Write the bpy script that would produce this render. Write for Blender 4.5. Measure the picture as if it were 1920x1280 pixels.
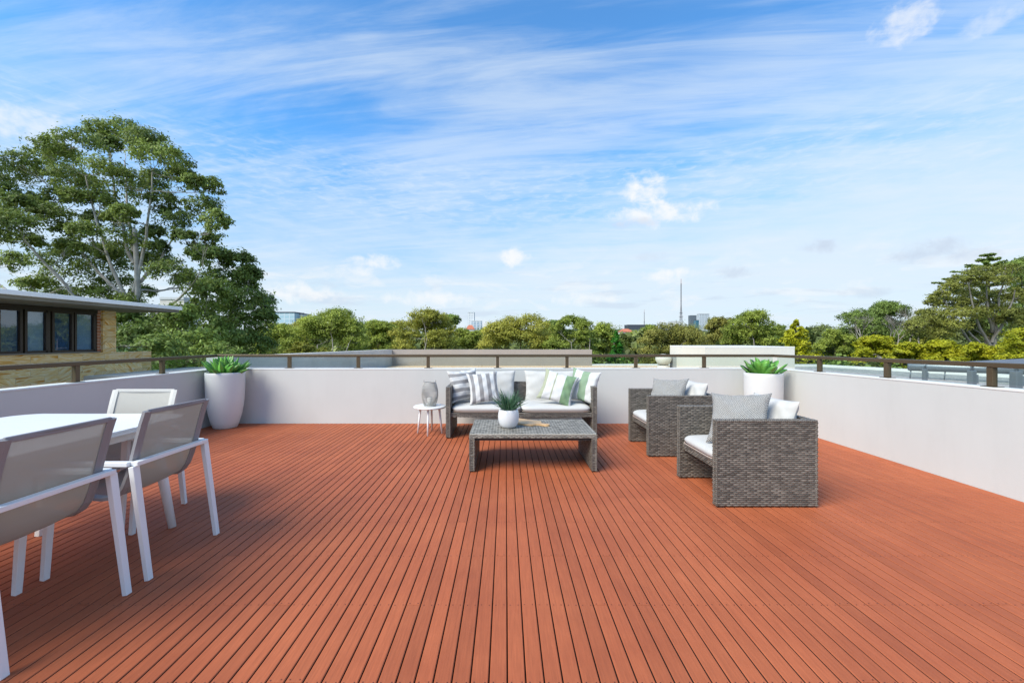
import bpy, math, random
import numpy as np
from mathutils import Vector, Matrix
R = math.radians
for o in list(bpy.data.objects): bpy.data.objects.remove(o)
sc = bpy.context.scene
COL = sc.collection

# ------------------------------------------------------------------ camera, light, exposure
CAMZ, F, CX, HY = 1.35, 800.0, 948.0, 637.0      # eye height, focal length and vanishing point of the photograph (1920 px wide)
cam_d = bpy.data.cameras.new('camera'); cam = bpy.data.objects.new('camera', cam_d); COL.objects.link(cam)
cam.location = (0, 0, CAMZ); cam.rotation_euler = (R(90), 0, 0)
cam_d.sensor_width = 36; cam_d.lens = 15.0; cam_d.shift_x = 12/1920; cam_d.shift_y = -3/1920
cam_d.clip_start = 0.05; cam_d.clip_end = 6000
sc.camera = cam
sc.view_settings.view_transform = 'Standard'; sc.view_settings.look = 'None'
sc.view_settings.exposure = 0.70; sc.view_settings.gamma = 1.0; sc.view_settings.use_curve_mapping = False

SUN_EL, SUN_AZ = R(44), R(-130)                   # azimuth measured from +Y towards +X: sun behind and to the left
sun_d = bpy.data.lights.new('sun', 'SUN'); sun = bpy.data.objects.new('sun', sun_d); COL.objects.link(sun)
sd = Vector((math.sin(SUN_AZ)*math.cos(SUN_EL), math.cos(SUN_AZ)*math.cos(SUN_EL), math.sin(SUN_EL)))
sun.rotation_euler = sd.to_track_quat('Z', 'Y').to_euler(); sun.location = (-20, -20, 30)
sun_d.energy = 3.1; sun_d.angle = R(38); sun_d.color = (1.0, 0.94, 0.79)

def build_world():
    w = bpy.data.worlds.new('World'); sc.world = w; w.use_nodes = True
    nt = w.node_tree; nt.nodes.clear(); N = nt.nodes.new; L = nt.links.new
    def setin(sock, v):
        if hasattr(v, 'links'): L(v, sock)
        else: sock.default_value = v
    def M(op, a, b=0.0, c=None, clamp=False):
        n = N('ShaderNodeMath'); n.operation = op; n.use_clamp = clamp
        setin(n.inputs[0], a); setin(n.inputs[1], b)
        if c is not None: setin(n.inputs[2], c)
        return n.outputs[0]
    def comb(x, y, z=0.0):
        n = N('ShaderNodeCombineXYZ'); setin(n.inputs[0], x); setin(n.inputs[1], y); setin(n.inputs[2], z); return n.outputs[0]
    def noise(vec, scale, detail=6, rough=.55, dist=0.0):
        n = N('ShaderNodeTexNoise'); L(vec, n.inputs['Vector']); n.inputs['Scale'].default_value = scale
        n.inputs['Detail'].default_value = detail; n.inputs['Roughness'].default_value = rough; n.inputs['Distortion'].default_value = dist
        return n.outputs['Fac']
    def ss(v, a, b, lo=0.0, hi=1.0):
        n = N('ShaderNodeMapRange'); n.interpolation_type = 'SMOOTHSTEP'; L(v, n.inputs[0])
        for i, q in enumerate((a, b, lo, hi)): n.inputs[i+1].default_value = q
        return n.outputs[0]
    def mix(f, a, b):
        n = N('ShaderNodeMix'); n.data_type = 'RGBA'; setin(n.inputs[0], f)
        setin(n.inputs[6], a); setin(n.inputs[7], b); return n.outputs[2]
    tc = N('ShaderNodeTexCoord'); sep = N('ShaderNodeSeparateXYZ'); L(tc.outputs['Generated'], sep.inputs[0])
    x, y, z = sep.outputs
    z0 = M('MAXIMUM', z, 0.0)
    r = M('SQRT', M('ADD', M('MULTIPLY', x, x), M('MULTIPLY', y, y)))
    V = M('DIVIDE', z, M('MAXIMUM', r, .01)); A = M('ARCTAN2', x, y)
    sky = N('ShaderNodeTexSky'); sky.sky_type = 'NISHITA'; sky.sun_disc = False
    sky.sun_elevation = SUN_EL; sky.sun_rotation = SUN_AZ; sky.altitude = 50; sky.air_density = 1.0; sky.dust_density = 0.3; sky.ozone_density = 3.0
    hs = N('ShaderNodeHueSaturation'); L(sky.outputs[0], hs.inputs['Color']); hs.inputs['Saturation'].default_value = 1.15; hs.inputs['Value'].default_value = 1.9
    tn = N('ShaderNodeMix'); tn.data_type = 'RGBA'; tn.blend_type = 'MULTIPLY'; tn.inputs[0].default_value = 1; L(hs.outputs[0], tn.inputs[6]); tn.inputs[7].default_value = (.54, 1.0, 1.15, 1)
    dm = N('ShaderNodeVectorMath'); dm.operation = 'SCALE'; L(tn.outputs[2], dm.inputs[0]); L(ss(V, .0, .45, .50, 1.0), dm.inputs['Scale'])
    base = dm.outputs[0]
    # high cirrus on a flat layer overhead
    k = M('ADD', z0, .10); px = M('DIVIDE', x, k); py = M('DIVIDE', y, k)
    t = R(-9); c_, s_ = math.cos(t), math.sin(t)
    qx = M('ADD', M('MULTIPLY', px, c_), M('MULTIPLY', py, s_)); qy = M('SUBTRACT', M('MULTIPLY', py, c_), M('MULTIPLY', px, s_))
    st = comb(M('MULTIPLY', qx, .42), M('MULTIPLY', qy, 2.1), 3.3)
    n1 = noise(st, 1.5, 9, .60, .7)
    st2 = comb(M('MULTIPLY', qx, .8), M('MULTIPLY', qy, 5.5), 8.1)
    n2 = noise(st2, 1.3, 8, .66, .9)
    big = noise(comb(qx, M('MULTIPLY', qy, 1.2), 1.7), .75, 3, .5, .3)
    cir = M('ADD', M('MULTIPLY', n1, .60), M('ADD', M('MULTIPLY', n2, .34), M('MULTIPLY', big, .45)))
    cir = ss(cir, .58, .88, .05, .60)
    # fine ripples in the middle of the sky
    rip = noise(comb(M('MULTIPLY', A, 26.0), M('MULTIPLY', V, 95.0), 0.0), 1.0, 4, .6, .5)
    ripm = M('MULTIPLY', ss(rip, .42, .72, 0, .35), M('MULTIPLY', ss(V, .22, .30), ss(V, .46, .36)))
    # veil thickening to the horizon, further up on the right
    vv = M('ADD', V, M('MULTIPLY', ss(A, -.5, .9), -.13))
    vn = noise(comb(M('MULTIPLY', A, 2.2), M('MULTIPLY', V, 9.0), 5.0), 1.6, 6, .6, .4)
    veil = ss(M('ADD', vv, M('MULTIPLY', M('SUBTRACT', vn, .5), -.30)), .42, .02, 0, .90)
    cov = M('SUBTRACT', 1.0, M('MULTIPLY', M('SUBTRACT', 1.0, cir), M('MULTIPLY', M('SUBTRACT', 1.0, ripm), M('SUBTRACT', 1.0, veil))))
    col = mix(cov, base, (6.0, 6.8, 7.6, 1))
    # cloud banks low down
    fn = noise(comb(M('MULTIPLY', A, 9.0), M('MULTIPLY', V, 26.0), 2.0), 1.0, 8, .6, .4)
    low = M('MULTIPLY', ss(fn, .50, .66), M('MULTIPLY', ss(V, .24, .10), ss(V, .0, .03)))
    col = mix(M('MULTIPLY', low, .55), col, (7.0, 7.3, 7.6, 1))
    fn2 = noise(comb(M('MULTIPLY', A, 6.0), M('MULTIPLY', V, 40.0), 12.0), 1.0, 7, .6, .3)
    gr = M('MULTIPLY', ss(fn2, .54, .68), M('MULTIPLY', ss(V, .20, .08), ss(V, .0, .03)))
    col = mix(M('MULTIPLY', gr, .5), col, (4.7, 5.5, 6.7, 1))
    # single puffs: azimuth and slope of their middles, half widths, white or grey
    pn = noise(comb(M('MULTIPLY', A, 30.0), M('MULTIPLY', V, 34.0), 7.0), 1.0, 7, .6, .3)
    for (u, v, ru, rv, g, s) in ((1207, 357, 42, 32, 0, .97), (1238, 400, 88, 22, 0, .88), (1190, 418, 55, 9, 1, .5), (700, 492, 45, 14, 0, .8), (672, 508, 40, 10, 0, .6),
                                 (960, 482, 30, 18, 0, .9), (1700, 40, 62, 40, 0, .62), (1850, 40, 60, 26, 0, .4), (1535, 464, 40, 13, 1, .75), (1745, 468, 80, 18, 1, .7),
                                 (1820, 480, 60, 12, 1, .5), (1375, 510, 38, 12, 1, .55), (45, 232, 110, 34, 0, .6), (560, 548, 80, 18, 0, .8), (1260, 515, 55, 13, 0, .8), (1220, 482, 40, 10, 1, .3),
                                 (810, 560, 90, 14, 0, .7), (1620, 548, 60, 10, 1, .5), (1090, 560, 60, 12, 0, .6)):
        du = (u-CX); a0 = math.atan2(du, F); rr = math.hypot(du, F); v0 = (HY-v)/rr
        w_ = 1.15*ru*F/(rr*rr); h_ = 1.2*rv/rr
        da = M('DIVIDE', M('SUBTRACT', A, a0), w_); dv = M('DIVIDE', M('SUBTRACT', V, v0), h_)
        d = M('ADD', M('MULTIPLY', da, da), M('MULTIPLY', dv, dv))
        f = ss(M('SUBTRACT', M('MULTIPLY', M('SUBTRACT', pn, .5), 3.6), M('SUBTRACT', d, 1.0)), -.1, 1.5, 0, s)
        col = mix(f, col, (7.5, 7.6, 7.7, 1) if not g else (4.6, 5.3, 6.4, 1))
    bg = N('ShaderNodeBackground'); L(col, bg.inputs[0]); bg.inputs[1].default_value = 0.080
    out = N('ShaderNodeOutputWorld'); L(bg.outputs[0], out.inputs[0])
    w.cycles.sampling_method = 'MANUAL'; w.cycles.sample_map_resolution = 512
build_world()

# ------------------------------------------------------------------ helpers
def P(u, v, Y): return Vector(((u-CX)/F*Y, Y, CAMZ+(HY-v)/F*Y))
def X(u, Y): return (u-CX)/F*Y
def Z(v, Y): return CAMZ+(HY-v)/F*Y

def tag(o, label=None, cat=None, group=None, kind=None):
    if label: o['label'] = label
    if cat: o['category'] = cat
    if group: o['group'] = group
    if kind: o['kind'] = kind
    return o
def empty(name, loc=(0, 0, 0), rz=0.0):
    o = bpy.data.objects.new(name, None); COL.objects.link(o); o.location = loc; o.rotation_euler = (0, 0, rz); o.empty_display_size = .1
    return o
def link_mesh(name, me, parent=None):
    o = bpy.data.objects.new(name, me); COL.objects.link(o)
    if parent is not None: o.parent = parent
    return o
def kids(o): return [c for c in bpy.data.objects if c.parent == o]
def copy_tree(o, parent=None):
    c = o.copy(); COL.objects.link(c); c.parent = parent
    for ch in kids(o): copy_tree(ch, c)
    return c
def np_mesh(name, verts, quads, mats, smooth=False, midx=None):
    me = bpy.data.meshes.new(name); v = np.asarray(verts, dtype=np.float32); q = np.asarray(quads, dtype=np.int32)
    me.vertices.add(len(v)); me.vertices.foreach_set('co', v.ravel())
    me.loops.add(q.size); me.loops.foreach_set('vertex_index', q.ravel())
    me.polygons.add(len(q)); me.polygons.foreach_set('loop_start', np.arange(0, q.size, q.shape[1], dtype=np.int32))
    for m in mats: me.materials.append(m)
    if midx is not None: me.polygons.foreach_set('material_index', np.asarray(midx, dtype=np.int32))
    if smooth: me.polygons.foreach_set('use_smooth', np.ones(len(q), dtype=bool))
    me.update(calc_edges=True); me.validate()
    return me

class MB:
    def __init__(s): s.v = []; s.f = []; s.m = []; s.uv = {}; s.sm = []
    def add(s, vs, fs, m=0, smooth=False):
        b = len(s.v); s.v += [tuple(v) for v in vs]; s.f += [tuple(b+i for i in f) for f in fs]; s.m += [m]*len(fs); s.sm += [smooth]*len(fs); return s
    def box(s, a, b, m=0, T=None):
        x0, y0, z0 = a; x1, y1, z1 = b
        vs = [(x0,y0,z0),(x1,y0,z0),(x1,y1,z0),(x0,y1,z0),(x0,y0,z1),(x1,y0,z1),(x1,y1,z1),(x0,y1,z1)]
        if T is not None: vs = [T @ Vector(v) for v in vs]
        return s.add(vs, [(0,3,2,1),(4,5,6,7),(0,1,5,4),(1,2,6,5),(2,3,7,6),(3,0,4,7)], m)
    def bar(s, p, q, w, h, m=0, up=(0,0,1), w2=None, h2=None):
        p, q = Vector(p), Vector(q); d = (q-p).normalized(); u = Vector(up)
        sx = d.cross(u); sx = sx.normalized() if sx.length > 1e-5 else Vector((1,0,0)); uz = sx.cross(d)
        w2 = w if w2 is None else w2; h2 = h if h2 is None else h2
        vs = []
        for c, a, b in ((p, w, h), (q, w2, h2)):
            for i, j in ((-1,-1),(1,-1),(1,1),(-1,1)): vs.append(c + sx*(i*a/2) + uz*(j*b/2))
        return s.add(vs, [(0,1,2,3),(7,6,5,4),(0,4,5,1),(1,5,6,2),(2,6,7,3),(3,7,4,0)], m)
    def tube(s, pts, rad, n=8, m=0, caps=True):
        pts = [Vector(p) for p in pts]
        if not hasattr(rad, '__len__'): rad = [rad]*len(pts)
        b = len(s.v); a = None
        for i, p in enumerate(pts):
            d = (pts[min(i+1, len(pts)-1)]-pts[max(i-1, 0)])
            d = d.normalized() if d.length > 1e-9 else Vector((0,0,1))
            if a is None:
                a = d.orthogonal().normalized()
            a = (a - d*a.dot(d)); a = a.normalized() if a.length > 1e-6 else d.orthogonal().normalized()
            c = d.cross(a)
            for k in range(n):
                t = 2*math.pi*k/n; s.v.append(tuple(p + (a*math.cos(t)+c*math.sin(t))*rad[i]))
        for i in range(len(pts)-1):
            for k in range(n):
                s.f.append((b+i*n+k, b+i*n+(k+1)%n, b+(i+1)*n+(k+1)%n, b+(i+1)*n+k)); s.m.append(m); s.sm.append(True)
        if caps:
            s.f.append(tuple(b+k for k in range(n))[::-1]); s.m.append(m); s.sm.append(False)
            e = b+(len(pts)-1)*n; s.f.append(tuple(e+k for k in range(n))); s.m.append(m); s.sm.append(False)
        return s
    def lathe(s, prof, c=(0,0,0), n=48, m=0):
        b = len(s.v); cx, cy, cz = c
        for r, z in prof:
            for k in range(n):
                t = 2*math.pi*k/n; s.v.append((cx+r*math.cos(t), cy+r*math.sin(t), cz+z))
        for i in range(len(prof)-1):
            for k in range(n):
                s.f.append((b+i*n+k, b+i*n+(k+1)%n, b+(i+1)*n+(k+1)%n, b+(i+1)*n+k)); s.m.append(m); s.sm.append(True)
        return s
    def build(s, name, mats, parent=None, bevel=None, seg=2, shade=None):
        me = bpy.data.meshes.new(name); me.from_pydata(s.v, [], s.f)
        if not isinstance(mats, (list, tuple)): mats = [mats]
        for m in mats: me.materials.append(m)
        me.polygons.foreach_set('material_index', s.m)
        me.polygons.foreach_set('use_smooth', [bool(q) if shade is None else shade for q in s.sm])
        me.update()
        o = link_mesh(name, me, parent)
        if bevel:
            b = o.modifiers.new('bevel', 'BEVEL'); b.width = bevel; b.segments = seg; b.limit_method = 'ANGLE'; b.angle_limit = R(40)
        return o

# ------------------------------------------------------------------ materials
def mat(name, col, rough=.6, metal=0.0, var=0.0, vscale=3.0, bump=0.0, bscale=80.0, col2=None, island=0.0, spec=None, stretch=None, trans=0.0, uvmap=False, dirt=0.0):
    m = bpy.data.materials.new(name); m.use_nodes = True; nt = m.node_tree; N = nt.nodes.new; L = nt.links.new
    bs = nt.nodes['Principled BSDF']; bs.inputs['Roughness'].default_value = rough; bs.inputs['Metallic'].default_value = metal
    if spec is not None: bs.inputs['Specular IOR Level'].default_value = spec
    c1 = tuple(col)+(1,); tc = N('ShaderNodeTexCoord'); co = tc.outputs['Object']
    if stretch:
        mp = N('ShaderNodeMapping'); mp.inputs['Scale'].default_value = stretch; L(co, mp.inputs[0]); co = mp.outputs[0]
    cur = None
    if var or col2:
        n = N('ShaderNodeTexNoise'); n.inputs['Scale'].default_value = vscale; n.inputs['Detail'].default_value = 6; n.inputs['Roughness'].default_value = .6; L(co, n.inputs['Vector'])
        mr = N('ShaderNodeMapRange'); L(n.outputs['Fac'], mr.inputs[0]); mr.inputs[1].default_value = .32; mr.inputs[2].default_value = .68
        mx = N('ShaderNodeMix'); mx.data_type = 'RGBA'; L(mr.outputs[0], mx.inputs[0])
        c2 = (tuple(col2)+(1,)) if col2 else tuple(min(1, k*(1+var)) for k in col)+(1,)
        if not col2: c1 = tuple(k*(1-var) for k in col)+(1,)
        mx.inputs[6].default_value = c1; mx.inputs[7].default_value = c2; cur = mx.outputs[2]
    if island:
        g = N('ShaderNodeNewGeometry'); h = N('ShaderNodeHueSaturation')
        mr = N('ShaderNodeMapRange'); L(g.outputs['Random Per Island'], mr.inputs[0]); mr.inputs[3].default_value = 1-island; mr.inputs[4].default_value = 1+island
        L(mr.outputs[0], h.inputs['Value'])
        if cur: L(cur, h.inputs['Color'])
        else: h.inputs['Color'].default_value = c1
        cur = h.outputs[0]
    if dirt:
        n = N('ShaderNodeTexNoise'); n.inputs['Scale'].default_value = 1.1; n.inputs['Detail'].default_value = 9; n.inputs['Roughness'].default_value = .7; dmp = N('ShaderNodeMapping'); dmp.inputs['Scale'].default_value = (2.2, 2.2, .5) if 'wall' in name else (1, 1, 1); L(tc.outputs['Object'], dmp.inputs[0]); L(dmp.outputs[0], n.inputs['Vector'])
        mr = N('ShaderNodeMapRange'); L(n.outputs['Fac'], mr.inputs[0]); mr.inputs[1].default_value = .5; mr.inputs[2].default_value = .8; mr.inputs[4].default_value = dirt
        mx = N('ShaderNodeMix'); mx.data_type = 'RGBA'; L(mr.outputs[0], mx.inputs[0])
        if cur: L(cur, mx.inputs[6])
        else: mx.inputs[6].default_value = c1
        mx.inputs[7].default_value = (col[0]*.45, col[1]*.42, col[2]*.38, 1); cur = mx.outputs[2]
    if cur: L(cur, bs.inputs['Base Color'])
    else: bs.inputs['Base Color'].default_value = c1
    if bump:
        n = N('ShaderNodeTexNoise'); n.inputs['Scale'].default_value = bscale; n.inputs['Detail'].default_value = 4; L(co, n.inputs['Vector'])
        b = N('ShaderNodeBump'); b.inputs['Strength'].default_value = bump; b.inputs['Distance'].default_value = .01; L(n.outputs['Fac'], b.inputs['Height']); L(b.outputs[0], bs.inputs['Normal'])
    if trans:
        tr = N('ShaderNodeBsdfTranslucent'); ms = N('ShaderNodeMixShader'); ms.inputs[0].default_value = trans
        if cur: L(cur, tr.inputs[0])
        else: tr.inputs[0].default_value = c1
        out = nt.nodes['Material Output']; L(bs.outputs[0], ms.inputs[1]); L(tr.outputs[0], ms.inputs[2]); L(ms.outputs[0], out.inputs[0])
    return m

def leafmat(name, dark, light, trans=.25, vs=.35):
    return mat(name, dark, rough=.55, col2=light, vscale=vs, island=.35, trans=trans, spec=.3)
def stripes(name, cols, n, axis=0, soft=0.0, rep=1):
    """cloth with woven stripes: cols = [(end position, colour)], axis 0 = across, 1 = up, in the pillow's own UV"""
    m = bpy.data.materials.new(name); m.use_nodes = True; nt = m.node_tree; N = nt.nodes.new; L = nt.links.new
    bs = nt.nodes['Principled BSDF']; bs.inputs['Roughness'].default_value = .9; bs.inputs['Specular IOR Level'].default_value = .15
    uv = N('ShaderNodeUVMap'); sp = N('ShaderNodeSeparateXYZ'); L(uv.outputs[0], sp.inputs[0])
    cr = N('ShaderNodeValToRGB'); cr.color_ramp.interpolation = 'CONSTANT'
    el = cr.color_ramp.elements; el[0].position = 0; el[0].color = cols[0][1]+(1,)
    el[1].position = cols[1][0]; el[1].color = cols[1][1]+(1,)
    for p, c in cols[2:]:
        e = el.new(p); e.color = c+(1,)
    L(sp.outputs[axis], cr.inputs[0]); L(cr.outputs[0], bs.inputs['Base Color'])
    tc = N('ShaderNodeTexCoord'); nz = N('ShaderNodeTexNoise'); nz.inputs['Scale'].default_value = 14; nz.inputs['Detail'].default_value = 3; L(tc.outputs['Object'], nz.inputs['Vector'])
    b = N('ShaderNodeBump'); b.inputs['Strength'].default_value = .35; b.inputs['Distance'].default_value = .02; L(nz.outputs['Fac'], b.inputs['Height']); L(b.outputs[0], bs.inputs['Normal'])
    return m
WHT = (.72, .72, .70); GRY = (.26, .26, .255)
M_ = {}
M_['render'] = mat('rendered_wall', (.575, .578, .560), .85, var=.03, vscale=.9, bump=.12, bscale=160, dirt=.10)
M_['render_cap'] = mat('wall_capping', (.70, .70, .68), .8, var=.04, vscale=2)
M_['bronze'] = mat('bronze_aluminium', (.105, .075, .043), .38, .35, var=.08, vscale=2)
M_['white_pot'] = mat('white_fibrestone', (.655, .66, .65), .6, var=.035, vscale=2.2, dirt=.08, bump=.05, bscale=60)
M_['white_gloss'] = mat('white_glazed_ceramic', (.68, .68, .69), .25)
M_['white_metal'] = mat('white_powder_coat', (.80, .81, .82), .35, bump=.03, bscale=400)
M_['cushion'] = mat('off_white_cushion_cloth', (.54, .53, .51), .95, var=.03, vscale=5, bump=.35, bscale=9, spec=.1)
M_['piping'] = mat('cushion_piping', (.50, .40, .34), .95)
M_['rattan'] = mat('grey_rattan_strand', (.148, .130, .110), .34, island=.42, var=.15, vscale=1.6, stretch=(.3, .3, 16))
M_['rattan_light'] = mat('pale_rattan_strand', (.27, .25, .215), .50, island=.34, var=.12, vscale=3)
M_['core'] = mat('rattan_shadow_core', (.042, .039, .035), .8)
M_['rubber'] = mat('black_rubber', (.02, .02, .02), .7)
M_['soil'] = mat('potting_soil', (.05, .035, .025), 1, bump=.6, bscale=60)
M_['agave'] = mat('succulent_leaf', (.08, .30, .055), .38, col2=(.20, .46, .07), vscale=5, island=.30, trans=.15)
M_['agave_dark'] = mat('deep_green_leaf', (.03, .16, .045), .4, col2=(.16, .40, .06), vscale=7, island=.3, trans=.15)
M_['spiky'] = mat('blue_green_leaf', (.035, .11, .06), .45, col2=(.09, .20, .10), vscale=14, island=.35)
M_['oak'] = mat('pale_oak', (.72, .47, .25), .5, col2=(.60, .36, .17), vscale=9, stretch=(1, 9, 1))
M_['wire'] = mat('greige_wire', (.46, .45, .42), .5, .2)
M_['wax'] = mat('white_candle_wax', (.8, .78, .72), .5)
M_['concrete'] = mat('pale_concrete', (.54, .54, .53), .9, var=.10, vscale=1.6, bump=.3, bscale=40, dirt=.3)
M_['concrete_brown'] = mat('brownish_parapet_render', (.36, .315, .285), .9, var=.06, vscale=1.5)
M_['concrete_grey'] = mat('grey_concrete', (.30, .31, .31), .9, var=.15, vscale=1.3, bump=.3, bscale=30)
M_['cream'] = mat('cream_render', (.64, .62, .56), .85, var=.03, vscale=1)
M_['roofwhite'] = mat('white_roof_fascia', (.90, .90, .90), .7, var=.03, vscale=2.5, dirt=.16)
M_['soffit'] = mat('timber_soffit', (.20, .185, .15), .8, var=.15, vscale=2, stretch=(6, .6, 1))
M_['frame_dark'] = mat('dark_bronze_frame', (.035, .024, .018), .4, .2)
M_['blind'] = mat('sky_tinted_blind', (.72, .78, .84), .8)
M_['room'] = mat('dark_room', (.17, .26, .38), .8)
M_['bark'] = mat('pale_gum_bark', (.50, .48, .44), .85, col2=(.30, .27, .235), vscale=2.2, bump=.3, bscale=6)
M_['bark_brown'] = mat('brown_bark', (.13, .10, .075), .9, var=.25, vscale=3)
M_['bark_mid'] = mat('weathered_gum_bark', (.38, .35, .31), .9, col2=(.22, .19, .16), vscale=1.2)
M_['bark_grey'] = mat('grey_twig', (.30, .27, .24), .9, var=.25, vscale=3)
M_['galv'] = mat('galvanised_steel', (.20, .225, .25), .35, .5, var=.1, vscale=3)
M_['unit_grey'] = mat('grey_metal_box', (.20, .22, .25), .5, .2, var=.1)
M_['tile_roof'] = mat('red_roof_tile', (.50, .16, .09), .8, var=.2, vscale=1.5)
M_['slate'] = mat('blue_grey_roof', (.13, .15, .18), .7, var=.2, vscale=2, stretch=(1, 12, 1))
M_['steel_tower'] = mat('mast_steel', (.22, .22, .24), .6)
M_['signal_red'] = mat('mast_red', (.30, .10, .09), .6)
M_['leaf_gum'] = leafmat('gum_leaves', (.070, .115, .028), (.33, .41, .092), .36, .30)
M_['leaf_dark'] = leafmat('dark_leaves', (0.103, 0.153, 0.038), (0.314, 0.422, 0.095), .36, .30)
M_['leaf_mid'] = leafmat('mid_green_leaves', (0.169, 0.230, 0.039), (0.471, 0.532, 0.091), .36, .16)
M_['leaf_olive'] = leafmat('olive_leaves', (0.233, 0.261, 0.041), (0.563, 0.522, 0.096), .36, .16)
M_['leaf_brown'] = leafmat('brown_olive_leaves', (.15, .165, .034), (.42, .39, .09), .36, .18)
M_['leaf_yellow'] = leafmat('yellow_green_leaves', (.20, .26, .016), (.56, .53, .026), .36, .35)
M_['leaf_gold'] = leafmat('golden_conifer_leaves', (.26, .29, .012), (.62, .60, .030), .25, .35)
M_['leaf_bright'] = leafmat('bright_conifer_leaves', (.035, .15, .015), (.08, .30, .03), .2, .2)
M_['leaf_fig'] = leafmat('fig_leaves', (.09, .115, .026), (.32, .33, .065), .32, .18)
M_['leaf_far'] = leafmat('distant_leaves', (.12, .16, .05), (.30, .34, .10), .3, .05)

def glass_mat(name, tint, refl=.9, rough=.0, ior=1.5):
    m = bpy.data.materials.new(name); m.use_nodes = True; nt = m.node_tree; nt.nodes.clear(); N = nt.nodes.new; L = nt.links.new
    t = N('ShaderNodeBsdfTransparent'); t.inputs[0].default_value = tint+(1,)
    g = N('ShaderNodeBsdfGlossy'); g.inputs[0].default_value = (refl, refl, refl, 1); g.inputs[1].default_value = rough
    fr = N('ShaderNodeFresnel'); fr.inputs[0].default_value = ior; ge = N('ShaderNodeNewGeometry'); fm = N('ShaderNodeMath'); fm.operation = 'MULTIPLY_ADD'; fm.inputs[1].default_value = -1; fm.inputs[2].default_value = 1; L(ge.outputs['Backfacing'], fm.inputs[0])
    fx = N('ShaderNodeMath'); fx.operation = 'MULTIPLY'; L(fm.outputs[0], fx.inputs[0]); L(fr.outputs[0], fx.inputs[1])
    ms = N('ShaderNodeMixShader'); L(fx.outputs[0], ms.inputs[0]); L(t.outputs[0], ms.inputs[1]); L(g.outputs[0], ms.inputs[2])
    o = N('ShaderNodeOutputMaterial'); L(ms.outputs[0], o.inputs[0]); return m
M_['glass'] = glass_mat('clear_balustrade_glass', (.88, .93, .91))
M_['glass_win'] = glass_mat('window_glass', (.66, .76, .84), ior=2.2)

def sling_mat(name, col, see=.10):
    m = bpy.data.materials.new(name); m.use_nodes = True; nt = m.node_tree; N = nt.nodes.new; L = nt.links.new
    bs = nt.nodes['Principled BSDF']; bs.inputs['Roughness'].default_value = .75
    tc = N('ShaderNodeTexCoord'); w1 = N('ShaderNodeTexChecker'); w1.inputs['Scale'].default_value = 420
    mp = N('ShaderNodeMapping'); L(tc.outputs['Object'], mp.inputs[0]); L(mp.outputs[0], w1.inputs['Vector'])
    w1.inputs[1].default_value = tuple(k*1.12 for k in col)+(1,); w1.inputs[2].default_value = tuple(k*.82 for k in col)+(1,)
    L(w1.outputs[0], bs.inputs['Base Color'])
    t = N('ShaderNodeBsdfTransparent'); tl = N('ShaderNodeBsdfTranslucent'); tl.inputs[0].default_value = tuple(col)+(1,)
    m1 = N('ShaderNodeMixShader'); m1.inputs[0].default_value = .3; L(bs.outputs[0], m1.inputs[1]); L(tl.outputs[0], m1.inputs[2])
    m2 = N('ShaderNodeMixShader'); m2.inputs[0].default_value = see; L(m1.outputs[0], m2.inputs[1]); L(t.outputs[0], m2.inputs[2])
    L(m2.outputs[0], nt.nodes['Material Output'].inputs[0]); return m
M_['sling'] = sling_mat('greige_mesh_sling', (.34, .32, .295), .27)
M_['sleeve'] = mat('grey_sling_hem', (.26, .25, .26), .7, bump=.2, bscale=300)
M_['sleeve_light'] = mat('cream_sling_hem', (.55, .53, .49), .7, bump=.2, bscale=300)
M_['sling_light'] = sling_mat('cream_mesh_sling', (.58, .56, .51), .05)

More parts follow.
